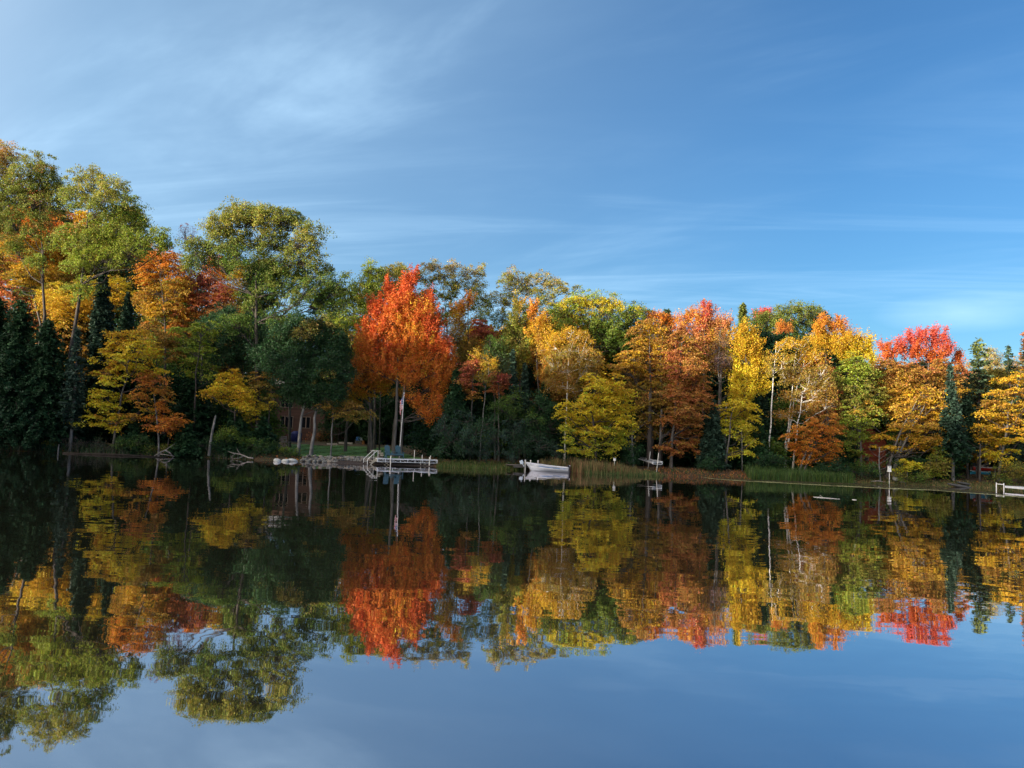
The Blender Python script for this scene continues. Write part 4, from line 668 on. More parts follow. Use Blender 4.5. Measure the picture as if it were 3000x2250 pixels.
# ------------------------------------------------------------------ woods too dense to count
SKY = [(-400, 470), (0, 460), (430, 560), (480, 700), (560, 760), (620, 620), (900, 640), (1000, 830), (1100, 800), (1300, 790), (1450, 860), (1650, 850), (1750, 880), (1900, 930), (2060, 900), (2200, 910), (2400, 920), (2560, 1000), (2700, 980), (2810, 1040), (2860, 1010), (3000, 1000), (3400, 1000)]
def skyline(px): return np.interp(px, [s[0] for s in SKY], [s[1] for s in SKY])
def wood(name, label, pts, seed, cols, m=60, leaf=0.34, kind='stuff', cat='woodland', crown_from=0.15, k=1.0):
    rng = np.random.default_rng(seed); Vs, Qs, Cs = [], [], []; off = 0; TL = []
    for (x, y, H, R) in pts:
        g = float(gz(x, y)); n = int(34*k*(R*R*H)**0.45)
        z = g+H*(crown_from+(1-crown_from)*rng.random(n)**0.85); t = (z-g)/H
        prof = np.sqrt(np.clip(1-((t-0.45)/0.58)**2, 0.03, 1)); a = rng.uniform(0, 6.28, n); r = R*prof*rng.random(n)**0.45
        c = np.stack([x+np.cos(a)*r, y+np.sin(a)*r, z], 1)
        col = np.array(C[cols[rng.integers(len(cols))]])[None]*np.exp(rng.normal(0, 0.15, (n, 1)))
        V, Q, cl = leaves(rng, c, np.full(n, 0.75)*rng.uniform(0.7, 1.3, n), 0.35, np.tile([[0, 0, 1.0]], (n, 1)), m, leaf, col, 0.2, 0.25)
        Vs.append(V); Qs.append(Q+off); Cs.append(cl); off += len(V)
        TL.append((np.array([[x, y, g-0.3], [x+rng.normal(0, .2), y, g+H*0.5], [x, y, g+H*0.9]]), np.array([0.014*H, 0.009*H, 0.02])))
    v, q = tubes(TL, 6); tc = np.tile(np.array([[0.05, 0.045, 0.04]]), (len(q), 1))
    V = np.concatenate(Vs+[v]); Q = np.concatenate(Qs+[q+off]); cl = np.concatenate(Cs+[tc])
    o = np_mesh(name, V, Q, 'leaf', None, cl); tag(o, label, cat, None, kind); return o
rg = np.random.default_rng(11); pts = []
for i in range(210):
    px = rg.uniform(-350, 3350); D = rg.uniform(76, 112)
    if 700 < px < 1340 and D < 104: continue
    if px < 340 and D < 90: continue
    if 2420 < px < 2710 and D < 90: continue
    sy = skyline(px)+rg.uniform(70, 300); p = at(px, sy, D); g = float(gz(gx(px, D), D))
    H = p.z-g
    if H < 3: continue
    pts.append((gx(px, D), D, H, min(3.4, 0.30*H+0.8)))
for i in range(46):
    px = 1400+i*36+rg.uniform(-14, 14); D = rg.uniform(72, 79)
    if 2420 < px < 2710: D = rg.uniform(88, 94)
    sy = skyline(px)+rg.uniform(55, 150); p = at(px, sy, D); g = float(gz(gx(px, D), D)); pts.append((gx(px, D), D, p.z-g, 2.6))
wood('background_forest', 'dim dark green, olive and gold woodland filling the gaps behind the named trees', pts, 5, ['dgreen', 'hem', 'dgreen', 'olive', 'bronze', 'gold', 'green', 'rust', 'orange', 'gold'], 44, 0.28)
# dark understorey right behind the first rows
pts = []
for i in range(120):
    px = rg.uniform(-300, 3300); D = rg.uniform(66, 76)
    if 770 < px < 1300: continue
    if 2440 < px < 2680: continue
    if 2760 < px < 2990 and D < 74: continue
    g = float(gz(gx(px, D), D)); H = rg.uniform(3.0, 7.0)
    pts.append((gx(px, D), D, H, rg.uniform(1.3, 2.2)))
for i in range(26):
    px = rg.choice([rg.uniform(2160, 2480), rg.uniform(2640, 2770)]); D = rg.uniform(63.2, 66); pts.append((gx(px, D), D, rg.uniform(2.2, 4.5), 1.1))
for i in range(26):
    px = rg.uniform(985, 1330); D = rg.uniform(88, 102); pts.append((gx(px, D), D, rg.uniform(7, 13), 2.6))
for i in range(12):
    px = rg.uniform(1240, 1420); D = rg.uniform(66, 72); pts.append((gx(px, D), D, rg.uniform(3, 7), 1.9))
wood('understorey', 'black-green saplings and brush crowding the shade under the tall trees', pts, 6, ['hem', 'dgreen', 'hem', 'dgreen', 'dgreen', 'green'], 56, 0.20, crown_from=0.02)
pts = []
for i in range(58):
    sd = -1 if i % 2 else 1; x = sd*rg.uniform(64, 150); y = rg.uniform(63, 96)
    pts.append((x, y, rg.uniform(9, 16) if sd < 0 else rg.uniform(8, 13), rg.uniform(2.4, 4.0)))
wood('bank_forest', 'autumn woodland continuing along the far bank past both edges of the photo', pts, 17, ['dgreen', 'hem', 'olive', 'gold', 'green', 'orange', 'bronze', 'oak'], 40, 0.40)
# trees of the bank that carries the photographer; they throw the evening shade on the far bank
pts = []
for i in range(46):
    t = i/45.0; 
    x = np.interp(t, [0, 0.35, 0.7, 1], [-98, -62, -50, -30]); y = np.interp(t, [0, 0.35, 0.7, 1], [48, 18, -14, -46])
    H = np.interp(t, [0, 0.35, 0.7, 1], [20.5, 21.5, 25, 31])+rg.uniform(-1.5, 1.2)
    pts.append((x+rg.uniform(-5, 3), y+rg.uniform(-2, 2), H, rg.uniform(3.2, 4.6)))
wood('near_shore_wood', 'tall wood on the near bank, left of and behind the photographer', pts, 8, ['green', 'oak', 'dgreen', 'gold', 'olive'], 26, 0.62, crown_from=0.04, k=1.0)

# ------------------------------------------------------------------ reeds, grasses, floating weed
def blades(name, label, cat, xs, ys, hs, cols, w=0.02, seed=1, lean=0.18, sub=0.0):
    rng = np.random.default_rng(seed); n = len(xs); z0 = np.maximum(gz(xs, ys), -0.05)-0.03
    B = np.stack([xs, ys, z0], 1); a = rng.uniform(0, 6.28, n); d = np.stack([np.cos(a), np.sin(a), 0*a], 1)
    ln = rng.normal(0, lean, (n, 1))*d; h = hs[:, None]; a2 = rng.uniform(0, 6.28, n); s = np.stack([np.cos(a2), np.sin(a2), 0*a2], 1)*w/2
    M_ = B+ln*h*0.35+np.array([0, 0, 1])*h*0.55; Tp = B+ln*h+np.array([0, 0, 1])*h
    V = np.stack([B-s, B+s, M_+s*0.8, M_-s*0.8, Tp+s*0.3, Tp-s*0.3], 1).reshape(-1, 3); k = np.arange(n)[:, None]*6
    Q = np.concatenate([k+np.array([[0, 1, 2, 3]]), k+np.array([[3, 2, 4, 5]])])
    P_ = pal(cols); c = P_[rng.integers(len(P_), size=n)]*np.exp(rng.normal(0, 0.25, (n, 1))); c = np.concatenate([c, c])
    return tag(np_mesh(name, V, Q, 'leaf', None, c), label, cat, None, 'stuff')
def along(px0, px1, n, d0, d1, rng, clump=0.0):
    p = rng.uniform(px0, px1, n)
    if clump: p = p+clump*np.sin(p*0.11)*6
    x = np.array([onw(q, 1340+(q-750)*0.042).x for q in p]); return x, shore_y(x)+rng.uniform(d0, d1, n)
r = np.random.default_rng(21)
C['reed'] = (0.30, 0.20, 0.09); C['reedr'] = (0.24, 0.12, 0.07); C['reedg'] = (0.11, 0.15, 0.05); C['tall'] = (0.055, 0.12, 0.035); C['weed'] = (0.20, 0.17, 0.07); C['mud'] = (0.11, 0.085, 0.06)
x, y = along(1585, 1850, 5600, -1.9, 0.9, r, 1); kk = (x > onw(1682, 1380).x) | (y > 60.4); x, y = x[kk], y[kk]
hh = r.uniform(0.35, 1.15, len(x))*np.interp(x, [onw(1600, 1378).x, onw(1700, 1380).x, onw(1780, 1380).x, onw(1850, 1380).x], [0.7, 0.85, 0.65, 0.3])*(1+0.15*np.sin(x*5.1+y*3)); blades('reeds', 'tan and rusty reeds standing in the shallows right of the boat', 'reeds', x, y, np.abs(hh)+0.15, ['reed', 'reedr', 'reedg', 'reed', 'reedg'], 0.035, 2, 0.10)
x, y = along(1700, 1910, 3800, -2.2, 0.6, r)
blades('marsh_grass', 'low yellow-green marsh grass on the small point right of the reeds', 'grass', x, y, r.uniform(0.15, 0.42, len(x)), ['reedg', 'weed', 'tall'], 0.04, 3, 0.3)
x, y = along(2175, 2480, 6500, -0.9, 1.2, r)
blades('tall_grass', 'band of tall dark green grass under the low orange maple', 'grass', x, y, r.uniform(0.4, 0.95, len(x)), ['tall', 'tall', 'green', 'reedg'], 0.04, 4, 0.2)
x, y = along(1290, 1540, 3200, -0.5, 1.1, r)
blades('bank_grass', 'short mixed grass along the bank between the dock and the small pier', 'grass', x, y, r.uniform(0.12, 0.40, len(x)), ['tall', 'weed', 'reedg', 'green'], 0.04, 5, 0.3)
x, y = along(-60, 800, 5200, 0.0, 1.3, r)
blades('bank_brush', 'dark tangled brush and dead stems along the left bank', 'brush', x, y, r.uniform(0.12, 0.6, len(x)), ['hem', 'sage', 'tall', 'mud', 'dgreen'], 0.04, 10, 0.45)
x, y = along(2480, 3080, 5200, -0.7, 1.0, r)
blades('straw_grass', 'short straw-coloured grass edging the right bank', 'grass', x, y, r.uniform(0.08, 0.30, len(x)), ['weed', 'reed', 'reedg', 'tall'], 0.04, 6, 0.35)
x, y = along(1900, 2190, 2600, -0.4, 2.2, r)
blades('leaf_litter_grass', 'sparse brown and green grass on the leaf-strewn slope behind the lifted dock frame', 'grass', x, y, r.uniform(0.06, 0.25, len(x)), ['rust', 'mud', 'tall', 'reedr'], 0.05, 7, 0.5)
xl = r.uniform(-17.0, -6.5, 16000); dl = r.uniform(1.5, 20, 16000); xl = xl-0.32*dl; yl = shore_y(xl)+dl
blades('lawn_grass', 'mown dark green grass of the lawn in front of the house', 'grass', xl, yl, r.uniform(0.04, 0.09, len(xl)), ['tall', 'green', 'tall'], 0.05, 9, 0.5)
def flakes(name, label, cat, X, Y, sz, cols, seed, z=0.006):
    rng = np.random.default_rng(seed); n = len(X); a = rng.uniform(0, 6.28, n); L = sz*rng.uniform(0.5, 1.4, n); k = L*rng.uniform(0.35, 0.8, n)
    zz = z+rng.uniform(0, 0.004, n); u = np.stack([np.cos(a), np.sin(a)], 1); v = np.stack([-np.sin(a), np.cos(a)], 1); P0 = np.stack([X, Y], 1)
    c4 = [P0-u*L[:, None], P0-v*k[:, None], P0+u*L[:, None], P0+v*k[:, None]]
    V = np.stack([np.concatenate([c, zz[:, None]], 1) for c in c4], 1).reshape(-1, 3); Q = np.arange(n*4).reshape(-1, 4)
    P_ = pal(cols); cl = P_[rng.integers(len(P_), size=n)]*np.exp(rng.normal(0, 0.2, (n, 1)))
    return tag(np_mesh(name, V, Q, 'leaf', None, cl), label, cat, None, 'stuff')
C['pollen'] = (0.70, 0.68, 0.36); C['scum'] = (0.26, 0.22, 0.10)
line = [(1900, 1381), (1990, 1390), (2100, 1404), (2200, 1411), (2340, 1418), (2500, 1427), (2620, 1433), (2745, 1437), (2830, 1444), (2900, 1449), (3000, 1458), (3120, 1468)]
def lpt(p): return onw(p, float(np.interp(p, [a for a, b in line], [b for a, b in line])))
pp = r.uniform(1930, 3120, 24000); pp = pp[(r.random(len(pp)) < np.interp(pp, [1930, 2150, 2500, 3000], [0.25, 0.8, 1, 1]))]
L_ = [lpt(p) for p in pp]; X = np.array([l.x for l in L_])+r.normal(0, 0.05, len(pp)); Y = np.array([l.y for l in L_])
wd = 0.30*(0.35+np.abs(np.sin(X*0.55)+0.5*np.sin(X*1.9))); Y = Y+np.abs(r.normal(0, 1, len(pp)))*wd+0.12*np.sin(X*0.8)
flakes('floating_pollen', 'pale yellow-green line of scum floating on the water along the right bank', 'scum', X, Y, 0.07, ['pollen', 'pollen', 'pollen', 'scum'], 12)
pp = r.uniform(1880, 3120, 22000); L_ = [lpt(p) for p in pp]; X = np.array([l.x for l in L_]); Y0 = np.array([l.y for l in L_])
t = r.random(len(pp))**0.8; band = np.sin(t*26+X*0.35)+0.6*np.sin(t*11-X*0.5)
Y = Y0+(shore_y(X)-Y0)*t; m = (band+r.normal(0, 0.5, len(pp)) > 0.15) | (t > 0.8); 
flakes('floating_weed', 'brown and olive weed floating between the scum line and the right bank', 'weed', X[m], Y[m], 0.085, ['mud', 'weed', 'mud', 'reedg'], 13, 0.004)
px_ = r.uniform(-60, 1500, 900); X = np.array([onw(q, 1340+(q-750)*0.042).x for q in px_]); Y = shore_y(X)-np.abs(r.normal(0, 0.35, len(X)))
flakes('fallen_leaves', 'few fallen leaves floating close to the left and middle bank', 'leaves', X, Y, 0.05, ['bronze', 'olive', 'gold', 'mud'], 14)
xf = r.uniform(-45, 48, 26000); yf = shore_y(xf)+r.uniform(0.3, 16, len(xf)); keep = ~((xf > -17.5-0.32*(yf-61)) & (xf < -6.0-0.32*(yf-61)) & (yf > 62)) | (r.random(len(xf)) < 0.05)
xf, yf = xf[keep], yf[keep]
o = flakes('leaf_litter', 'brown and orange fallen leaves covering the wooded bank', 'leaves', xf, yf, 0.09, ['rust', 'bronze', 'mud', 'mud', 'orange'], 15, 0)
me = o.data; co = np.empty(len(me.vertices)*3, dtype=np.float32); me.vertices.foreach_get('co', co); co = co.reshape(-1, 3)
co[:, 2] += gzr(co[:, 0], co[:, 1])+0.035; me.vertices.foreach_set('co', co.ravel()); me.update()

# ------------------------------------------------------------------ dock
P0 = at(1108, 1362.5, 59.4); dockang = math.radians(15)
def face_dir(a, b): return math.atan2(b.y-a.y, b.x-a.x)
A_ = onw(1106, 1361.6); B_ = onw(1280, 1366.2)
ang = face_dir(A_, B_); LEN = (B_-A_).length
dock = empty('dock', (A_.x, A_.y, 0), ang); tag(dock, 'small white aluminium dock with truss sides, standing in water before the lawn', 'dock')
k = LEN/((2035-500)*0.003); DW = 1.25
zt, zb = 0.50, 0.23
m = MB()
for i in range(40):
    x0 = 0.02+i*(LEN-0.04)/40; m.box(x0, 0.04, zt-0.03, x0+(LEN-0.04)/40-0.012, DW-0.04, zt)
m.build('deck', 'decking', dock)
def truss(y, nm='side_truss'):
    m = MB(); m.box(0, y-0.025, zt-0.055, LEN, y+0.025, zt+0.004); m.box(0, y-0.02, zb, LEN, y+0.02, zb+0.032)
    for s in range(9):
        x = 0.03+s*(LEN-0.06)/8; m.box(x-0.018, y-0.018, zb+0.032, x+0.018, y+0.018, zt-0.055)
    for s in range(24):
        xa = 0.05+s*(LEN-0.1)/24; xb = xa+(LEN-0.1)/24
        m.bar((xa, y, zb+0.04 if s % 2 else zt-0.06), (xb, y, zt-0.06 if s % 2 else zb+0.04), 0.012, 0.011)
    m.build(nm, 'aluminium', dock)
truss(0.0); truss(DW)
m = MB(); m.box(-0.03, -0.03, zb-0.01, 0.0, DW+0.03, zt+0.013); m.box(LEN, -0.03, zb-0.01, LEN+0.03, DW+0.03, zt+0.013); m.build('end_frame', 'aluminium', dock)
for (xx, yy, zz, w_) in ((325, -0.07, 0.74, 0.075), (1330, -0.07, 0.72, 0.085), (1000, DW+0.06, 1.20, 0.055), (1210, DW+0.06, 0.84, 0.055), (1435, DW+0.06, 0.80, 0.06), (175, DW-0.1, 0.46, 0.05), (1115, 0.15, 0.46, 0.045), (-165, DW+0.03, 0.46, 0.03)):
    x = xx*0.003*k; MB().tube([(x, yy, -0.7), (x, yy, zz)], w_/2, 10).build('post', 'post_white', dock, True)
for x, s in ((0.45, 1), (0.98, -1), (3.45, 1), (4.05, -1)):
    MB().bar((x, 0.1, -0.05), (x+s*0.42, 0.1, zb), 0.02).build('brace', 'galvanised', dock)
    MB().bar((x, 0.1, 0.14), (x-s*0.22, 0.1, zb), 0.02).build('brace', 'galvanised', dock)
m = MB()
for i in range(3):
    xa = -0.06-0.14*i; m.box(xa-0.2, 0.25, zb+0.14-0.13*i, xa, 1.0, zb+0.17-0.13*i)
m.bar((0, 0.24, 0.42), (-0.52, 0.24, 0.0), 0.03, 0.08); m.bar((0, 1.01, 0.42), (-0.52, 1.01, 0.0), 0.03, 0.08)
m.build('steps', 'pale_plank', dock)
for off, yy in ((0.02, 0.2), (-0.20, 1.05)):
    pts_ = [(off, yy, zb+0.05), (off, yy, 1.02), (off-0.02, yy, 1.07), (off-0.06, yy, 1.09), (off-0.11, yy, 1.06), (off-0.74, yy, 0.44), (off-0.78, yy, 0.37), (off-0.79, yy, 0.28), (off-0.79, yy, -0.5)]
    MB().tube(pts_, 0.021, 8).build('handrail', 'white_paint', dock, True)
def dockpt(x, y, z=0): return dock.matrix_basis @ Vector((x, y, z))
# double adirondack chair
c0 = dockpt(1.36, 0.75, zt+0.002)
ch = empty('double_chair', c0, ang+math.radians(9)); tag(ch, 'slate-blue two-seat garden chair with tall slatted fan backs, standing on the dock', 'garden chair')
for sx in (-0.46, 0.42):
    m = MB()
    for i in range(5):
        x = sx-0.17+i*0.085; top = 1.02-0.05*abs(i-2)**1.5*0.6
        M_ = Matrix.Translation((0, 0.30, 0.30)) @ Matrix.Rotation(math.radians(-20), 4, 'X')
        m.box(x-0.038, -0.012, -0.12, x+0.038, 0.012, (top-0.28)/math.cos(math.radians(20)), M_)
    m.build('backrest', 'blue_resin', ch)
    m = MB()
    for i in range(5): m.box(sx-0.22, -0.26+i*0.105, 0.33-0.018*i, sx+0.22, -0.26+i*0.105+0.095, 0.35-0.018*i)
    m.build('seat', 'blue_resin', ch)
m = MB(); m.box(-0.70, -0.30, 0.27, 0.72, -0.272, 0.40); m.build('front_board', 'blue_resin', ch)
m = MB(); m.box(-0.22, -0.28, 0.50, 0.20, 0.30, 0.525); m.box(-0.22, -0.2, 0.30, -0.19, 0.2, 0.50); m.box(0.17, -0.2, 0.30, 0.20, 0.2, 0.50); m.build('middle_table', 'blue_resin', ch)
for sx in (-0.71, 0.69):
    MB().box(sx-0.06, -0.30, 0.50, sx+0.06, 0.34, 0.525).build('armrest', 'blue_resin', ch)
for sx in (-0.70, 0.70):
    MB().box(sx-0.03, -0.268, 0.0, sx+0.03, -0.19, 0.498).build('leg', 'blue_resin', ch)
    MB().bar((sx*0.95, 0.46, 0.03), (sx*0.95, -0.18, 0.30), 0.03, 0.11).build('leg', 'blue_resin', ch)
# flagpole
fp = dockpt(1.86, DW+0.28, 0); tp_ = at(1184, 1153, fp.y)
fl = empty('flagpole', (fp.x, fp.y, 0)); tag(fl, 'white flagpole with a small ball on top, rising from behind the dock', 'flagpole')
dx = tp_.x-fp.x
MB().tube([(0, 0, -0.8), (dx*0.17, 0, tp_.z*0.17), (dx*0.5, 0, tp_.z*0.5), (dx, 0, tp_.z)], [0.030, 0.027, 0.022, 0.016], 10).build('pole', 'white_paint', fl, True)
MB().tube([(dx, 0, tp_.z-0.01), (dx, 0, tp_.z+0.02), (dx, 0, tp_.z+0.06), (dx, 0, tp_.z+0.10)], [0.02, 0.05, 0.05, 0.012], 8).build('finial', 'white_paint', fl, True)
MB().tube([(dx*0.17, 0, tp_.z*0.16), (dx*0.18, 0, tp_.z*0.185)], [0.043, 0.043], 10).build('collar', 'black_plastic', fl, True)
# flag: hangs limp; hoist 1.0 m x fly 1.6 m folded beside the pole
def flag():
    nu, nv = 64, 39; V = []; col = []
    ztop = tp_.z-0.22
    for j in range(nv+1):
        v = j/nv
        for i in range(nu+1):
            u = i/nu
            fold = math.sin(u*13.0+v*1.5)*0.05*(0.3+u)
            # fly edge droops down: cloth hangs from the hoist, sliding down as u grows
            xx = -(0.03+0.30*min(1, u*1.4)*(1-0.35*v)*(1-0.5*u*0.6)+0.03*math.sin(u*21+v*3))
            zz = ztop-v*0.92-0.62*u-0.05*math.sin(u*9)
            V.append((xx+dx*(zz/tp_.z), fold, zz))
    Q = []; 
    for j in range(nv):
        for i in range(nu):
            a = j*(nu+1)+i; Q.append((a, a+1, a+nu+2, a+nu+1)); v = (j+0.5)/nv; u = (i+0.5)/nu
            if v < 7/13 and u < 0.4:
                gu, gv = u/0.4*11, v/(7/13)*9
                star = (int(gu) % 2 == int(gv) % 2) and abs(gu % 1-0.5) < 0.42 and abs(gv % 1-0.5) < 0.42
                col.append((0.75, 0.75, 0.78) if star and 0 < gu < 11 else (0.03, 0.05, 0.22))
            else: col.append((0.50, 0.035, 0.05) if int(v*13) % 2 == 0 else (0.78, 0.76, 0.76))
    return np_mesh('flag', V, Q, 'flag_cloth', None, np.array(col), True, loc=(0, 0, 0))
o = flag(); o.location = (fp.x, fp.y, 0); tag(o, 'limp red, white and blue striped flag with stars, hanging on the flagpole', 'flag')

# wooden steps behind the dock
for i, (pxa, pya, pxb, D, lab) in enumerate([(1087, 1319, 1117, 62.6, 'top pale plank step leading down the stone bank to the dock'), (1107, 1326, 1124, 62.2, 'middle pale plank step, half behind the dock chair'), (1114, 1332, 1125, 61.9, 'lowest pale plank step beside the dock chair')]):
    a = at(pxa, pya, D); b = at(pxb, pya+1, D); st_ = empty('step', (a.x, a.y, float(gz(a.x, a.y)))); tag(st_, lab, 'step', 'plank steps down to the dock')
    h = a.z-st_.location.z; MB().box(0, -0.2, h-0.06, b.x-a.x, 0.22, h).build('tread', 'pale_plank', st_)
    MB().box(0.06, -0.1, -0.1, 0.14, 0.12, h-0.06).build('support', 'old_plank', st_); MB().box(b.x-a.x-0.14, -0.1, -0.1, b.x-a.x-0.06, 0.12, h-0.06).build('support', 'old_plank', st_)

# ------------------------------------------------------------------ boat
bb = onw(1545, 1378.5); bs = onw(1668, 1384.2)
bang = face_dir(bb, bs); BL = (bs-bb).length
def hull_geo(L, beam, bowh, sternh, draft=0.10, n=26, m_=12):
    """x along bow(0)->stern(L)"""
    V = []; 
    for i in range(n+1):
        t = i/n; hw = beam/2*(1-(1-min(t/0.62, 1))**2.2)*(1-0.10*max(0, t-0.62)/0.38); hw = max(hw, 0.012)
        top = bowh+(sternh-bowh)*(1-(1-t)**1.5); keel = -draft+(bowh*0.98+draft)*max(0, 1-t/0.14)**1.9
        x = t*L - 0.0
        for j in range(m_+1):
            s = j/m_*2-1; a = abs(s); y = hw*math.copysign(min(1, (a**0.75)*1.02), s); vv = a**2.6
            z = keel+(top-keel)*(0.18*a+0.82*vv); V.append((x, y, z))
    Q = []
    for i in range(n):
        for j in range(m_): p = i*(m_+1)+j; Q.append((p, p+m_+1, p+m_+2, p+1))
    return V, Q
boat = empty('rowboat', (bb.x-0.02, bb.y, 0), bang); tag(boat, 'small silver aluminium rowboat with a blue streak, moored bow-in by the tan reeds', 'boat')
BH, SH, BM = 0.64, 0.37, 1.25
m = MB(); V, Q = hull_geo(BL, BM, BH, SH); m.add([(x-0.24*max(0, z-0.0)*max(0, 1-x/0.6), y, z) for x, y, z in V], Q)
V2, Q2 = hull_geo(BL-0.05, BM-0.05, BH, SH, 0.06); m.add([(x+0.03-0.24*max(0, z)*max(0, 1-x/0.6), y, z+0.004) for x, y, z in V2], [tuple(reversed(q)) for q in Q2])
m.build('hull', 'hull', boat, True)
def side(t, y_sign, a, off=0.006):
    hw = BM/2*(1-(1-min(t/0.62, 1))**2.2)*(1-0.10*max(0, t-0.62)/0.38); hw = max(hw, 0.012); top = BH+(SH-BH)*(1-(1-t)**1.5); keel = -0.1+(BH*0.98+0.1)*max(0, 1-t/0.14)**1.9
    y = y_sign*(hw*min(1, (a**0.75)*1.02)+off); z = keel+(top-keel)*(0.18*a+0.82*a**2.6); x = t*BL; return (x-0.24*max(0, z)*max(0, 1-x/0.6), y, z)
for sg in (-1, 1):
    MB().tube([side(i/24, sg, 1.0, 0.012) for i in range(25)], 0.020, 6).build('gunwale', 'aluminium', boat, True)
    MB().tube([side(0.09+0.91*i/20, sg, 0.80, 0.004) for i in range(21)], 0.011, 5).build('spray_rail', 'white_paint', boat, True)
V = []; 
for i in range(15):
    t = 0.28+0.66*i/14; w = 0.035*(1 if 0 < i < 14 else 0.2)
    V += [side(t, -1, 0.90+w, 0.008), side(t, -1, 0.90-w, 0.008)]
m = MB(); m.add(V, [(2*i, 2*i+1, 2*i+3, 2*i+2) for i in range(14)]); m.build('blue_stripe', 'hull_blue', boat)
hwS = BM/2*0.90; m = MB(); m.add([(BL, -hwS, SH), (BL, -hwS*0.94, 0.14), (BL, -hwS*0.5, -0.05), (BL, 0, -0.1), (BL, hwS*0.5, -0.05), (BL, hwS*0.94, 0.14), (BL, hwS, SH), (BL, 0.2, SH+0.03), (BL, -0.2, SH+0.03)], [(0, 1, 2, 3, 4, 5, 6, 7, 8)]); m.build('transom', 'hull', boat)
for t in (0.35, 0.60, 0.84):
    hw = BM/2*(1-(1-min(t/0.62, 1))**2.2)*0.95; MB().box(t*BL-0.13, -hw, 0.26, t*BL+0.13, hw, 0.29).build('seat', 'aluminium', boat)
mo = MB().box(BL-0.12, -0.15, SH+0.02, BL+0.10, 0.08, SH+0.20).build('outboard_motor', 'black_plastic', boat)
mod = mo.modifiers.new('bevel', 'BEVEL'); mod.width = 0.04; mod.segments = 3
MB().bar((BL+0.04, -0.04, SH+0.04), (BL+0.10, -0.04, -0.3), 0.07, 0.05).build('drive_shaft', 'black_plastic', mo)
MB().tube([(BL-0.08, -0.05, SH+0.14), (BL-0.42, -0.12, SH+0.20)], 0.014, 6).build('tiller', 'black_plastic', mo, True)
MB().box(BL+0.02, -0.158, SH+0.13, BL+0.09, -0.151, SH+0.18).build('motor_badge', 'white_paint', mo)
# white cowled motor tilted over the bow
bm = MB(); Mm = Matrix.Translation((-0.45, -0.02, BH-0.02)) @ Matrix.Rotation(math.radians(-22), 4, 'Y')
bm.box(-0.13, -0.12, -0.13, 0.13, 0.12, 0.16, Mm); o = bm.build('bow_motor', 'cowl_white', boat); mod = o.modifiers.new('bevel', 'BEVEL'); mod.width = 0.035; mod.segments = 3
MB().bar((-0.40, -0.02, BH-0.12), (-0.24, -0.02, 0.30), 0.05, 0.05).build('motor_leg', 'cowl_white', o)
MB().tube([(-0.28, 0.0, BH-0.10), (-0.14, 0, BH-0.02)], 0.03, 6).build('bow_bracket', 'galvanised', boat, True)
# small pier behind the boat
pr = onw(1506, 1378.0); pe = onw(1590, 1379.0); pa = face_dir(pr, pe)
pier = empty('wooden_pier', (pr.x, pr.y+0.45, 0), pa); tag(pier, 'low dark weathered wooden pier behind the bow of the rowboat', 'pier')
PL = (pe-pr).length
m = MB()
for i in range(18): m.box(i*PL/18, 0, 0.36, (i+1)*PL/18-0.015, 1.3, 0.41)
m.build('deck', 'old_plank', pier); MB().box(0, 0.03, 0.20, PL, 0.08, 0.355).build('joist', 'old_plank', pier); MB().box(0, 1.2, 0.20, PL, 1.25, 0.355).build('joist', 'old_plank', pier)
for (px, py) in ((1509.8, 1347), (1560, 1348.5), (1581.5, 1349.2)):
    p = onw(px, 1379); x = (Vector((p.x, p.y, 0))-Vector(pier.location)).length*(1 if p.x > pier.location.x else -1); h = at(px, py, p.y).z
    po = MB().tube([(x, -0.07, -0.6), (x, -0.07, h-0.06)], 0.045, 10).build('post', 'post_white', pier, True)
    MB().tube([(x, -0.07, h-0.059), (x, -0.07, h-0.03), (x, -0.07, h)], [0.06, 0.06, 0.02], 10).build('post_cap', 'white_paint', po, True)
MB().tube([(0.9, -0.06, -0.5), (0.9, -0.06, 0.36)], 0.04, 8).build('post', 'old_plank', pier, True)

# ------------------------------------------------------------------ lifted dock frame on the right bank
nA = at(1912.5, 1356.5, 60.3); nB = at(1940, 1357.5, 61.0); fA = at(1866, 1343, 65.5); fB = at(1872, 1340.5, 66.0)
df = empty('dock_section', (nA.x, nA.y, 0)); tag(df, 'white dock frame without decking, lifted on four thin poles among the tan grass', 'dock')
o3 = Vector((nA.x, nA.y, 0))
def rel(p): return Vector(p)-o3
MB().bar(rel(nA), rel(fA), 0.06, 0.10).build('side_rail', 'aluminium', df); MB().bar(rel(nB)+Vector((0, 0, 0.1)), rel(fB)+Vector((0, 0, 0.05)), 0.06, 0.10).build('side_rail', 'aluminium', df)
e0, e1 = rel(nA), rel(nB); hgt = Vector((0, 0, 0.07))
m = MB(); m.bar(e0+hgt, e1+hgt, 0.05, 0.045); m.bar(e0-hgt, e1-hgt, 0.05, 0.045); m.bar(e0-hgt, e0+hgt, 0.045); m.bar(e1-hgt, e1+hgt, 0.045); m.build('end_frame', 'white_paint', df)
for i in range(6):
    t = (i+0.5)/6; MB().bar(rel(nA).lerp(rel(fA), t), rel(nB).lerp(rel(fB), t)+Vector((0, 0, 0.07)), 0.04, 0.04).build('cross_bar', 'aluminium', df)
for (xa, ya, xb, yb, D) in ((1905.3, 1323, 1897.5, 1374, 62.2), (1929.8, 1327, 1922, 1376, 60.5), (1888.5, 1311, 1885, 1356, 65.3), (1864.8, 1308, 1862, 1352, 65.9)):
    a = at(xa, ya, D); b = at(xb, yb, D); b.z = min(b.z, float(gz(b.x, b.y)))-0.2; MB().tube([rel(b), rel(a)], 0.028, 8).build('pole', 'post_white', df, True)
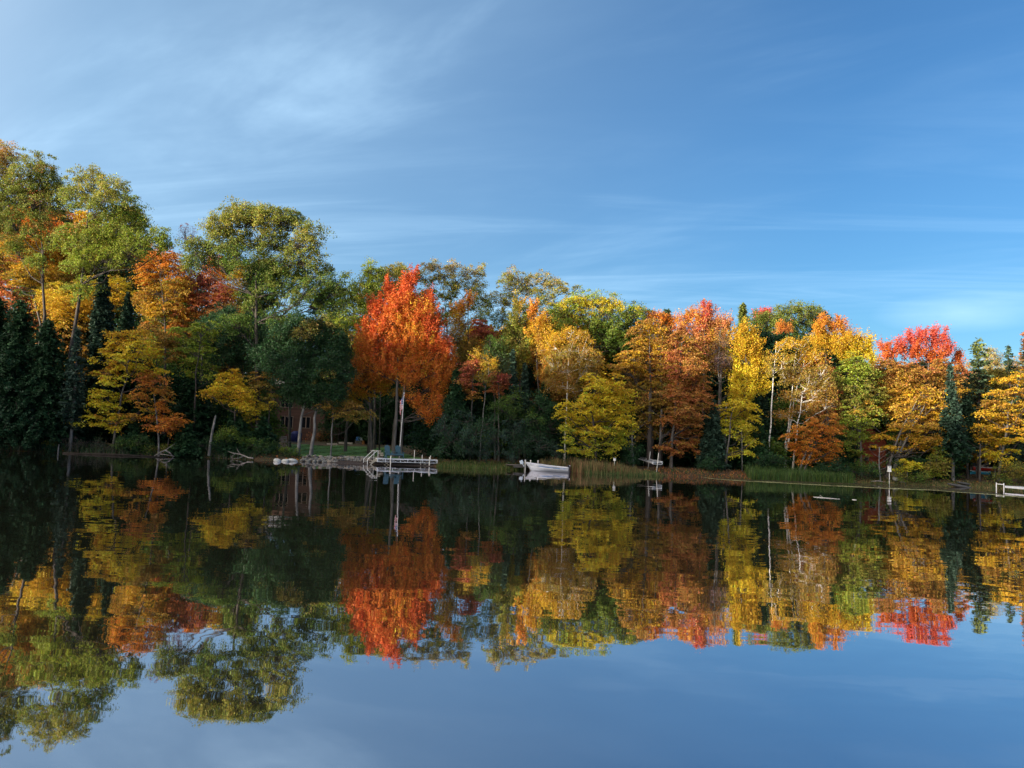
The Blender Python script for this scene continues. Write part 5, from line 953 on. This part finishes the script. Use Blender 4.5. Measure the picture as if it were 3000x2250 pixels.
# dock at the right edge
qa = onw(2919, 1434); qb = onw(2941, 1436); rd = empty('dock', (qa.x, qa.y, 0), face_dir(qa, qb)); tag(rd, 'low grey dock with a two-post rail, running out of the right edge', 'dock')
w_ = (qb-qa).length
for x in (0, w_): MB().tube([(x, 0, -0.7), (x, 0, 0.52)], 0.032, 8).build('post', 'white_paint', rd, True)
MB().bar((0.033, 0, 0.42), (w_-0.033, 0, 0.42), 0.03, 0.05).build('rail', 'white_paint', rd)
m = MB()
for i in range(26): m.box(w_+0.06+i*0.16, 0.1, 0.30, w_+0.06+i*0.16+0.145, 1.3, 0.335)
m.build('deck', 'decking', rd); MB().box(w_+0.05, 0.04, 0.18, w_+4.3, 0.095, 0.338).build('fascia', 'aluminium', rd)
MB().tube([(w_+2.2, 0.0, -0.7), (w_+2.2, 0.0, 0.5)], 0.03, 8).build('post', 'post_white', rd, True)
for i, (pxx, D_) in enumerate([(2840, 61.5), (2872, 60.8)]): pass
gp = onw(2838, 1424); m = MB()

# ------------------------------------------------------------------ birdhouses
def birdhouse(px, py_top, py_box, D, w, label, base_py=None):
    a = at(px, py_top, D); b = at(px, py_box, D); g = float(gz(a.x, D)); t = empty('birdhouse', (b.x, D, max(g, -0.1))); tag(t, label, 'birdhouse')
    z1 = a.z-t.location.z; z0 = b.z-t.location.z; 
    MB().tube([(0, 0, -0.4), (0, 0, z0)], 0.028, 8).build('pole', 'post_white', t, True)
    bx = MB().box(-w/2, -w/2, z0+0.001, w/2, w/2, z1-0.03).build('box', 'white_paint', t)
    MB().tube([(0, -w/2-0.004, (z0+z1)/2+0.10), (0, -w/2+0.002, (z0+z1)/2+0.10)], 0.035, 10).build('entrance_hole', 'black_plastic', bx)
    MB().box(-w/2-0.03, -w/2-0.05, z1-0.029, w/2+0.03, w/2+0.03, z1).build('roof', 'grey_plank', t)
    MB().box(-w/2-0.015, -w/2-0.015, z0-0.07, w/2+0.015, w/2+0.015, z0).build('base', 'white_paint', t)
birdhouse(2605.5, 1364.5, 1380, 60.2, 0.20, 'white birdhouse with a round hole on a thin white pole at the right bank')
birdhouse(1800.5, 1341, 1347, 60.4, 0.17, 'tiny white box on a thin pole standing in the tan reeds')

# ------------------------------------------------------------------ house
def window(parent, x0, z0, x1, z1, y, mull=1, mat='glass', name='window'):
    fr = MB(); t = 0.07; fr.box(x0-t, y-0.06, z0-t, x1+t, y, z0); fr.box(x0-t, y-0.06, z1, x1+t, y, z1+t); fr.box(x0-t, y-0.06, z0, x0, y, z1); fr.box(x1, y-0.06, z0, x1+t, y, z1)
    for i in range(mull):
        x = x0+(x1-x0)*(i+1)/(mull+1); fr.box(x-0.05, y-0.055, z0, x+0.05, y-0.001, z1)
    f = fr.build(name, 'trim', parent); MB().box(x0, y-0.02, z0, x1, y-0.004, z1).build('pane', mat, f); return f
HD = 92.0
def hp(px, py, D=HD): return at(px, py, D)
h0 = hp(800, 1285); g0 = float(gz(h0.x, HD)); hs = empty('house', (h0.x, HD, g0)); tag(hs, 'two-storey dark brown log house behind the lawn, half hidden by tree trunks', 'house')
def hx(px, py): p = hp(px, py); return p.x-h0.x, p.z-g0
W1 = hx(948, 1285)[0]; W2 = hx(1000, 1285)[0]; ztop = hx(870, 1148)[1]+1.2
wl = MB().box(-1.5, 0, -0.6, W1, 7, ztop).build('wall', 'log_brown', hs); w2 = MB().box(W1+0.003, 1.2, -0.6, W2+0.8, 7, ztop).build('wall', 'log_brown', hs)
MB().box(W1-0.11, -0.12, -0.6, W1+0.11, 0.0-0.003, ztop).build('corner_post', 'log_brown', hs)
for (xa, ya, xb, yb, mu) in ((822, 1252, 858, 1221, 2), (884, 1253, 909, 1223, 1), (823, 1192, 859, 1163, 2), (885, 1196, 915, 1166, 1)):
    a = hx(xa, ya); b = hx(xb, yb); window(hs, a[0], a[1], b[0], b[1], -0.003, mu)
for (xa, ya, xb, yb, mu) in ((937, 1252, 973, 1229, 1), (940, 1194, 975, 1170, 1)):
    pa_ = at(xa, ya, HD+1.2); pb_ = at(xb, yb, HD+1.2); window(hs, pa_.x-h0.x, pa_.z-g0, pb_.x-h0.x, pb_.z-g0, 1.197, mu)
pa_ = at(953, 1250, HD+1.2); pb_ = at(959, 1234, HD+1.2); MB().box(pa_.x-h0.x, 1.16, pa_.z-g0, pb_.x-h0.x, 1.172, pb_.z-g0).build('curtain', 'curtain', hs)
m = MB(); m.add([(-2.3, -0.9, ztop-0.25), (W2+1.6, -0.9, ztop-0.25), (W2+1.6, 3.5, ztop+2.6), (-2.3, 3.5, ztop+2.6), (-2.3, 7.9, ztop-0.25), (W2+1.6, 7.9, ztop-0.25), (-2.3, -0.9, ztop-0.4), (W2+1.6, -0.9, ztop-0.4)], [(0, 1, 2, 3), (3, 2, 5, 4), (6, 7, 1, 0)]); m.build('roof', 'roof_shingle', hs)
# red cabin
CD = 80.0; c1 = at(2515, 1350, CD); c2 = at(2596, 1350, CD); gc = float(gz(c1.x, CD)); cb = empty('log_cabin', (c1.x, CD, gc)); tag(cb, 'red-brown log cabin with grey roof behind the green-yellow maple on the right', 'cabin')
cw = c2.x-c1.x; ev = at(2560, 1292, CD).z-gc; MB().box(-1.2, 0, -0.5, cw, 5, ev).build('wall', 'log_red', cb)
m = MB(); m.add([(-1.2, 0.0, ev), (cw, 0.0, ev), (cw/2-0.6, 0, ev+1.7)], [(0, 1, 2)]); m.build('gable', 'log_red', cb); m = MB(); m.add([(-1.2, 5, ev), (cw, 5, ev), (cw/2-0.6, 5, ev+1.7)], [(0, 2, 1)]); m.build('gable', 'log_red', cb)
m = MB(); m.add([(-1.7, -0.5, ev-0.3), (cw/2-0.6, -0.5, ev+1.85), (cw/2-0.6, 5.5, ev+1.85), (-1.7, 5.5, ev-0.3), (cw+0.5, -0.5, ev-0.3), (cw+0.5, 5.5, ev-0.3), (-1.7, -0.5, ev-0.2), (cw/2-0.6, -0.5, ev+1.95), (cw+0.5, -0.5, ev-0.2), (-1.7, 5.5, ev-0.2), (cw/2-0.6, 5.5, ev+1.95), (cw+0.5, 5.5, ev-0.2)],
  [(0, 1, 2, 3), (1, 4, 5, 2), (6, 7, 10, 9), (7, 8, 11, 10), (0, 1, 7, 6), (1, 4, 8, 7)]); m.build('roof', 'roof_shingle', cb)
a = at(2549, 1317, CD); b = at(2565, 1303, CD); window(cb, a.x-c1.x, a.z-gc, b.x-c1.x, b.z-gc, -0.003, 0)
a = at(2532, 1348, CD); b = at(2543, 1340, CD); window(cb, a.x-c1.x, a.z-gc, b.x-c1.x, b.z-gc, -0.003, 0)

# ------------------------------------------------------------------ lawn furniture and things by the house
def place(px, py, D0=62.0, D1=92.0):
    """point on the ground seen at a pixel"""
    rr = ray(px, py); D = D0
    while D < D1:
        p = at(px, py, D)
        if p.z <= float(gz(p.x, D)): return p
        D += 0.1
    p = at(px, py, D1); p.z = float(gz(p.x, D1)); return p
p = place(829, 1282, 66, 76); c = empty('garden_chair', (p.x, p.y, float(gz(p.x, p.y))), 0.3); tag(c, 'weathered grey slatted garden chair at the left end of the lawn', 'garden chair')
m = MB()
for i in range(4): m.box(-0.36, 0.26-0.03*0, 0.42+i*0.15, 0.36, 0.29, 0.42+i*0.15+0.10)
m.build('backrest', 'grey_plank', c)
m = MB()
for i in range(4): m.box(-0.36, -0.28+i*0.13, 0.37, 0.36, -0.28+i*0.13+0.11, 0.40)
m.build('seat', 'grey_plank', c)
for sx in (-0.38, 0.33):
    MB().box(sx, -0.28, 0, sx+0.05, -0.22, 0.58).build('leg', 'grey_plank', c); MB().box(sx, 0.295, 0, sx+0.05, 0.35, 1.0).build('leg', 'grey_plank', c); MB().box(sx-0.02, -0.3, 0.581, sx+0.07, 0.29, 0.61).build('armrest', 'grey_plank', c)
p = place(862, 1296, 64, 74); c = empty('garden_table', (p.x, p.y, float(gz(p.x, p.y))), 0.1); tag(c, 'low grey wooden side table on the lawn, left of the leaning trunks', 'table')
MB().box(-0.50, -0.25, 0.50, 0.50, 0.25, 0.54).build('tabletop', 'grey_plank', c); MB().box(-0.44, -0.22, 0.22, 0.44, 0.22, 0.25).build('shelf', 'grey_plank', c)
for sx in (-0.49, 0.42):
    for sy in (-0.24, 0.17): MB().box(sx, sy, 0, sx+0.07, sy+0.07, 0.499).build('leg', 'grey_plank', c)
p = place(868, 1283, 74, 86); c = empty('covered_grill', (p.x, p.y, float(gz(p.x, p.y)))); tag(c, 'barbecue under a dark blue cover beside the house wall', 'grill')
m = MB(); m.tube([(0, 0, 0.05), (0, 0, 0.55), (0, 0, 0.95), (0, 0, 1.15), (0, 0, 1.25)], [0.62, 0.6, 0.66, 0.52, 0.25], 10); m.build('cover', 'tarp_blue', c, True)
MB().box(-0.4, -0.3, 0, 0.4, 0.3, 0.048).build('cart_base', 'steel_dark', c)
for (pxx, pyy, w_, h_, lab) in ((1108, 1278, 1.5, 1.5, 'dark blue tarp-covered heap behind the lawn, between the two grey trunks'), (1128, 1279, 1.2, 1.25, 'second, lower blue tarp-covered heap right of the thin trunk')):
    p = place(pxx, pyy, 76, 90); rng_ = np.random.default_rng(int(pxx)); c = empty('tarp_heap', (p.x, p.y, float(gz(p.x, p.y)))); tag(c, lab, 'covered heap')
    n_ = 9; V = []; 
    for j in range(n_+1):
        for i in range(n_+1):
            u = i/n_*2-1; v = j/n_*2-1; e = max(abs(u), abs(v)); V.append((u*w_*0.7, v*w_*0.6, h_*(1-e**3)*(0.85+0.15*rng_.random())-0.02))
    m = MB(); m.add(V, [(j*(n_+1)+i, j*(n_+1)+i+1, (j+1)*(n_+1)+i+1, (j+1)*(n_+1)+i) for j in range(n_) for i in range(n_)]); m.build('tarp', 'tarp_blue', c, True)
    MB().box(-w_*0.5, -w_*0.4, -0.1, w_*0.5, w_*0.4, 0.25).build('log_stack', 'old_plank', c)
p = place(1056, 1284, 74, 88); z_ = float(gz(p.x, p.y)); c = empty('crate', (p.x, p.y, z_)); tag(c, 'low wooden box with an orange-brown end at the back of the lawn', 'crate')
m = MB(); m.box(-0.55, -0.25, 0.0, 0.25, 0.25, 0.36); m.build('body', 'old_plank', c); MB().box(0.253, -0.25, 0.0, 0.50, 0.25, 0.42).build('end_panel', 'box_orange', c); MB().box(-0.58, -0.28, 0.362, 0.25, 0.28, 0.395).build('lid', 'old_plank', c)
c = empty('cooler', (p.x-0.05, p.y, z_+0.397)); tag(c, 'blue cooler with a pale side, on the wooden box behind the lawn', 'cooler')
MB().box(-0.42, -0.2, 0, 0.02, 0.2, 0.34).build('body', 'bin_blue', c); MB().box(0.022, -0.2, 0, 0.28, 0.2, 0.34).build('side_panel', 'cowl_white', c); MB().box(-0.43, -0.21, 0.342, 0.29, 0.21, 0.40).build('lid', 'bin_blue', c)
# flower bed edging by the house
for (xa, xb, py, D, lab) in ((960, 990, 1268, 82, 'pale stone edging right of the brush heap by the house'), (995, 1035, 1262, 86, 'long pale timber on the ground behind the lawn')):
    a = at(xa, py, D); b = at(xb, py+1, D); a.z = float(gz(a.x, D))+0.12; b.z = float(gz(b.x, D))+0.12
    o = MB().bar((0, 0, 0), b-a, 0.3, 0.2).build('timber', 'pale_plank', None, False); o.location = a; tag(o, lab, 'timber')

# kayaks
rp = place(2880, 1398, 64, 76); KD = rp.y; g = float(gz(rp.x, KD)); rk = empty('canoe_rack', (rp.x, KD, g)); tag(rk, 'dark timber rack with a pale top rail, holding the canoes at right', 'rack')
zt1 = at(2884, 1369, KD).z-g; zr = at(2884, 1379, KD).z-g; zbl = at(2870, 1389.5, KD).z-g
for sx in (-0.8, 0.8):
    for yy in (-0.4, 0.4): MB().box(sx-0.05, yy-0.05, -0.2, sx+0.05, yy+0.05, zt1).build('post', 'old_plank', rk)
    for zz in (zr-0.02, zbl-0.02): MB().box(sx-0.04, -0.349, zz-0.06, sx+0.04, 0.349, zz).build('bar', 'old_plank', rk)
MB().bar((-0.95, -0.45, zt1+0.03), (0.95, -0.45, zt1+0.03), 0.05, 0.05).build('top_rail', 'grey_plank', rk)
def canoe(cx, zz, mat, label, L=2.1):
    t = empty('canoe', (rp.x+cx, KD, g+zz), 0.05); tag(t, label, 'canoe'); V = []; n, m_ = 18, 10
    for i in range(n+1):
        s = i/n*2-1; hw = 0.30*(1-abs(s)**2.4)+0.01; hh_ = 0.26+0.10*abs(s)**4
        for j in range(m_+1):
            a = math.pi*j/m_; V.append((s*L/2, -hw*math.cos(a), hh_-hh_*math.sin(a)**0.8))
    m = MB(); m.add(V, [(i*(m_+1)+j, (i+1)*(m_+1)+j, (i+1)*(m_+1)+j+1, i*(m_+1)+j+1) for i in range(n) for j in range(m_)]); m.build('hull', mat, t, True)
    MB().tube([(s/10*L/2, -(0.30*(1-abs(s/10)**2.4)+0.015), 0.26+0.10*abs(s/10)**4) for s in range(-10, 11)], 0.018, 6).build('gunwale', 'white_paint', t, True)
    MB().box(-0.12, -0.27, 0.18, 0.12, 0.27, 0.20).build('seat', 'black_plastic', t)
canoe(0.15, zr, 'red_plastic', 'red canoe on the upper bars of the rack at right'); canoe(-0.25, zbl-0.02, 'cyan_plastic', 'bright blue canoe below the red one on the rack at right', 1.9)

# ------------------------------------------------------------------ stones
def stone_geo(seed, sub=2):
    import bmesh
    bm_ = bmesh.new(); bmesh.ops.create_icosphere(bm_, subdivisions=sub, radius=1.0); rng = np.random.default_rng(seed)
    ks = [(rng.normal(0, 1.6, 3), rng.uniform(0, 6)) for _ in range(5)]
    for v in bm_.verts:
        p = np.array(v.co); f = 1+0.10*sum(math.sin(float(p@k)+ph) for k, ph in ks); v.co = Vector(p*f)
    me = bpy.data.meshes.new('stone'); bm_.to_mesh(me); bm_.free(); me.polygons.foreach_set('use_smooth', [True]*len(me.polygons)); return me
protos = [];
for i in range(9):
    me = stone_geo(i); me.materials.append(MATS[['stone', 'stone_tan', 'stone_dark', 'stone', 'stone_tan', 'stone', 'stone', 'stone_tan', 'stone'][i]]); protos.append(me)
rs = np.random.default_rng(77)
def stone(x, y, z, r, label, group, me=None, sx=1.0, sz=0.7):
    o = bpy.data.objects.new('stone', me or protos[rs.integers(len(protos))]); COL.objects.link(o); o.location = (x, y, z)
    o.scale = (r*sx*rs.uniform(0.85, 1.3), r*rs.uniform(0.8, 1.1), r*sz*rs.uniform(0.85, 1.15)); o.rotation_euler = (rs.uniform(-.2, .2), rs.uniform(-.2, .2), rs.uniform(0, 6.28)); return tag(o, label, 'stone', group)
xa = gx(888, 61.5); xb = gx(1118, 61.5)
for row in range(4):
    n = 34
    for i in range(n):
        t = (i+rs.uniform(-.35, .35))/n; x = xa+(xb-xa)*t
        if row == 0 and t > 0.42: continue
        dd = 0.10+0.30*row+rs.uniform(-.08, .08)+(0.25 if t > 0.45 else 0); y = float(shore_y(x))+dd; r_ = rs.uniform(0.09, 0.18)
        stone(x, y, float(gz(x, y))+0.03+rs.uniform(0, 0.05), r_, 'grey fieldstone piled in the low stone bank at the front of the lawn', 'fieldstones of the lawn bank')
wm = [stone_geo(40+i) for i in range(3)]
for me in wm: me.materials.append(MATS['stone_white'])
for (px, w, me, lab) in ((812, 0.26, wm[0], 'leftmost of three white rocks at the water edge, rounded'), (836, 0.26, wm[1], 'middle of three white rocks at the water edge, wedge-shaped'), (859, 0.28, wm[2], 'rightmost of three white rocks at the water edge, flattest')):
    p = onw(px, 1352.0); o = stone(p.x, min(p.y, float(shore_y(p.x))-0.12), 0.05, w, lab, None, me, 1.1, 0.72); o['group'] = 'white rocks in the shallows'
p = onw(2655, 1418); stone(at(2625, 1405, 60.8).x, 60.9, 0.42, 0.22, 'grey boulder on the right bank by the birdhouse', None, protos[0])
# flat dark slabs at right
for i, (px, py, sx_, w, lab) in enumerate([(2808, 1424, 1.9, 0.42, 'long dark slab of rock sloping into the water on the right'), (2822, 1417, 1.2, 0.30, 'dark rock lying on top of the long slab on the right')]):
    p = onw(px, 1427); o = stone(p.x, p.y+0.1, 0.10+0.20*i, w, lab, None, protos[2], sx_, 0.35); o.rotation_euler = (0, 0.14, -0.1); o.name = 'rock'

# ------------------------------------------------------------------ dead wood
def wood_piece(name, label, pts_, rad, mat='driftwood', forks=(), cat='log'):
    p0 = Vector(pts_[0]); t = empty(name, (p0.x, p0.y, p0.z)); tag(t, label, cat)
    MB().tube([Vector(p)-p0 for p in pts_], rad, 8).build('trunk', mat, t, True)
    for f, r_ in forks: MB().tube([Vector(p)-p0 for p in f], r_, 6).build('branch', mat, t, True)
a = onw(185, 1329); b = onw(350, 1335); c_ = onw(490, 1341)
wood_piece('fallen_log', 'long dark log lying along the waterline at far left', [(a.x, a.y, 0.02), (b.x, b.y, 0.05), (c_.x, c_.y, 0.0)], [0.09, 0.10, 0.07], 'wet_log', [([(a.x+1, a.y, 0.15), (a.x+1.1, a.y, 0.5)], [0.04, 0.02]), ([(c_.x-.3, c_.y, 0.1), (c_.x-.5, c_.y+.3, 0.4)], [0.03, 0.02])])
def Pw(px, py, D): return tuple(at(px, py, D))
wood_piece('driftwood', 'bleached arching root snag at the tip of the fallen log', [Pw(452, 1336, 59.6), Pw(468, 1326, 59.8), Pw(484, 1319, 60), Pw(497, 1326, 60.1), Pw(508, 1338, 60.1)], [0.03, 0.045, 0.05, 0.045, 0.03], 'driftwood', [([Pw(484, 1319, 60), Pw(500, 1308, 60.3), Pw(512, 1300, 60.5)], [0.03, 0.025, 0.015]), ([Pw(470, 1330, 59.7), Pw(490, 1333, 59.6), Pw(512, 1337, 59.6)], [0.03, 0.03, 0.015])])
wood_piece('fallen_branch', 'bleached fallen branch reaching into the water below the dark spruces', [Pw(742, 1342, 60.0), Pw(728, 1341, 60.1), Pw(705, 1331, 60.3), Pw(680, 1327, 60.5), Pw(660, 1318, 60.8)], [0.06, 0.05, 0.04, 0.03, 0.015], 'driftwood', [([Pw(705, 1331, 60.3), Pw(698, 1322, 60.4), Pw(694, 1314, 60.5)], [0.025, 0.02, 0.01]), ([Pw(715, 1336, 60.2), Pw(700, 1342, 60.0), Pw(680, 1344, 59.9)], [0.03, 0.02, 0.01]), ([Pw(690, 1329, 60.4), Pw(678, 1338, 60.2), Pw(678, 1346, 60.0)], [0.02, 0.02, 0.01])])
wood_piece('dead_snag', 'broken-off bare grey trunk leaning right, beside the bright sapling', [Pw(612, 1335, 60.9), Pw(616, 1300, 60.9), Pw(622, 1265, 60.9), Pw(626, 1245, 60.9), Pw(632, 1217, 60.9)], [0.12, 0.10, 0.095, 0.085, 0.06], 'bark_pale', [([Pw(624, 1250, 60.9), Pw(630, 1240, 60.8)], [0.03, 0.02])], 'tree')
wood_piece('tree_stump', 'short pale broken stump at the water, far left', [Pw(170, 1330, 60.0), Pw(171, 1315, 60.0), Pw(173, 1302, 60.0)], [0.07, 0.05, 0.03], 'bark_pale', (), 'stump')
wood_piece('dead_tree', 'thin bare grey trunk right of the small orange maple', [Pw(490, 1325, 61.0), Pw(493, 1300, 61.0), Pw(494, 1284, 61.0)], [0.04, 0.03, 0.02], 'bark_grey', (), 'tree')
wood_piece('floating_branch', 'long bleached branch floating on open water at right', [(*onw(2383, 1456)[:2], 0.01), (*onw(2405, 1458)[:2], 0.015), (*onw(2461, 1462.5)[:2], 0.01)], [0.008, 0.012, 0.007], 'post_white', [([(*onw(2398, 1457)[:2], 0.01), (*onw(2402, 1454)[:2], 0.05), (*onw(2410, 1457)[:2], 0.02)], [0.008, 0.009, 0.006])], 'branch')
wood_piece('floating_stick', 'short bleached stick floating right of the long branch', [(*onw(2497, 1464)[:2], 0.008), (*onw(2509, 1465)[:2], 0.01)], [0.014, 0.012], 'post_white', (), 'stick')
wood_piece('bank_branch', 'pale fallen branch lying on the bank left of the birdhouse', [Pw(2552, 1410, 60.9), Pw(2575, 1409, 60.9), Pw(2594, 1413, 60.8)], [0.03, 0.04, 0.02], 'driftwood', (), 'branch')
wood_piece('bank_branch', 'pale fallen branch lying on the bank right of the birdhouse', [Pw(2634, 1412, 60.9), Pw(2648, 1413, 60.9), Pw(2655, 1417, 60.8)], [0.03, 0.03, 0.02], 'driftwood', (), 'branch')
# extra bare trunks seen through the foliage
def pole_tree(label, x0, y0, x1, y1, D, r, mat='bark_grey', bend=0.0):
    a = Vector(at(x0, y0, D)); a.z = float(gz(a.x, D))-0.15; b = Vector(at(x1, y1, D)); pts_ = []
    for i in range(7):
        t = i/6; p = a.lerp(b, t); p.x += bend*math.sin(t*3.14); pts_.append(p-a)
    t_ = empty('bare_tree', a); tag(t_, label, 'tree'); MB().tube(pts_, [r*(1.25 if i == 0 else 1-0.5*i/6) for i in range(7)], 8).build('trunk', mat, t_, True)
    rng = np.random.default_rng(int(x0)); lst = []
    for i in range(14):
        t = 0.45+0.55*i/14; p = np.array(pts_[min(6, int(t*6))])*0.5+np.array(a.lerp(b, t)-a)*0.5; aa = rng.uniform(0, 6.28); L = rng.uniform(0.4, 1.2)
        lst.append((np.array([p, p+np.array([math.cos(aa)*L*.5, math.sin(aa)*L*.5, 0.25*L]), p+np.array([math.cos(aa)*L, math.sin(aa)*L, 0.7*L])]), np.array([r*0.28, r*0.18, 0.006])))
    v, q = tubes(lst, 4); np_mesh('branches', v, q, mat, t_, smooth=True)
for args in [('dark straight trunk standing before the lower left window of the house', 849, 1290, 850, 1090, 74, 0.16, 'bark_grey'),
  ('tall grey trunk at the back of the lawn, left of the blue tarps', 1085, 1290, 1090, 1060, 68, 0.22, 'bark_grey'),
  ('thin grey trunk between the two blue tarp heaps', 1113, 1288, 1116, 1120, 72, 0.07, 'bark_grey'),
  ('thick dark trunk at the edge of the brown slope, left of the dock frame poles', 1902, 1345, 1905, 1150, 63.8, 0.24, 'bark_dark'),
  ('grey twin trunk rising right behind the end of the dock frame', 1931, 1378, 1938, 1200, 63.6, 0.15, 'bark_grey'),
  ('pale trunk at the water edge left of the lemon-yellow maple', 2122, 1378, 2128, 1180, 62.9, 0.12, 'bark_pale'),
  ('very thin pale stem in front of the dark brush, right of the lemon-yellow maple', 2175, 1368, 2173, 1250, 61.7, 0.03, 'bark_pale'),
  ('pale mossy trunk right of the broad yellow maple', 1855, 1375, 1850, 1250, 62.2, 0.12, 'bark_pale'),
  ('tall grey trunk between the rusty maple and the leafless tree', 2108, 1330, 2112, 1080, 65.5, 0.16, 'bark_grey'),
  ('forked pale trunk in front of the red log wall', 2582, 1395, 2577, 1310, 61.5, 0.07, 'bark_pale', -0.1),
  ('crooked pale trunk leaning right, beside the birdhouse', 2618, 1395, 2640, 1290, 62.9, 0.10, 'bark_pale', -0.15),
  ('grey trunk right of the canoes, under the golden maple', 2928, 1390, 2930, 1300, 66, 0.12, 'bark_grey'),
  ('slim trunk standing in front of the canoes', 2870, 1400, 2872, 1300, 63.0, 0.09, 'bark_grey'),
  ('slanting grey trunk above the dark teal shrub', 2152, 1345, 2160, 1290, 66, 0.06, 'bark_pale')]:
    pole_tree(*args)
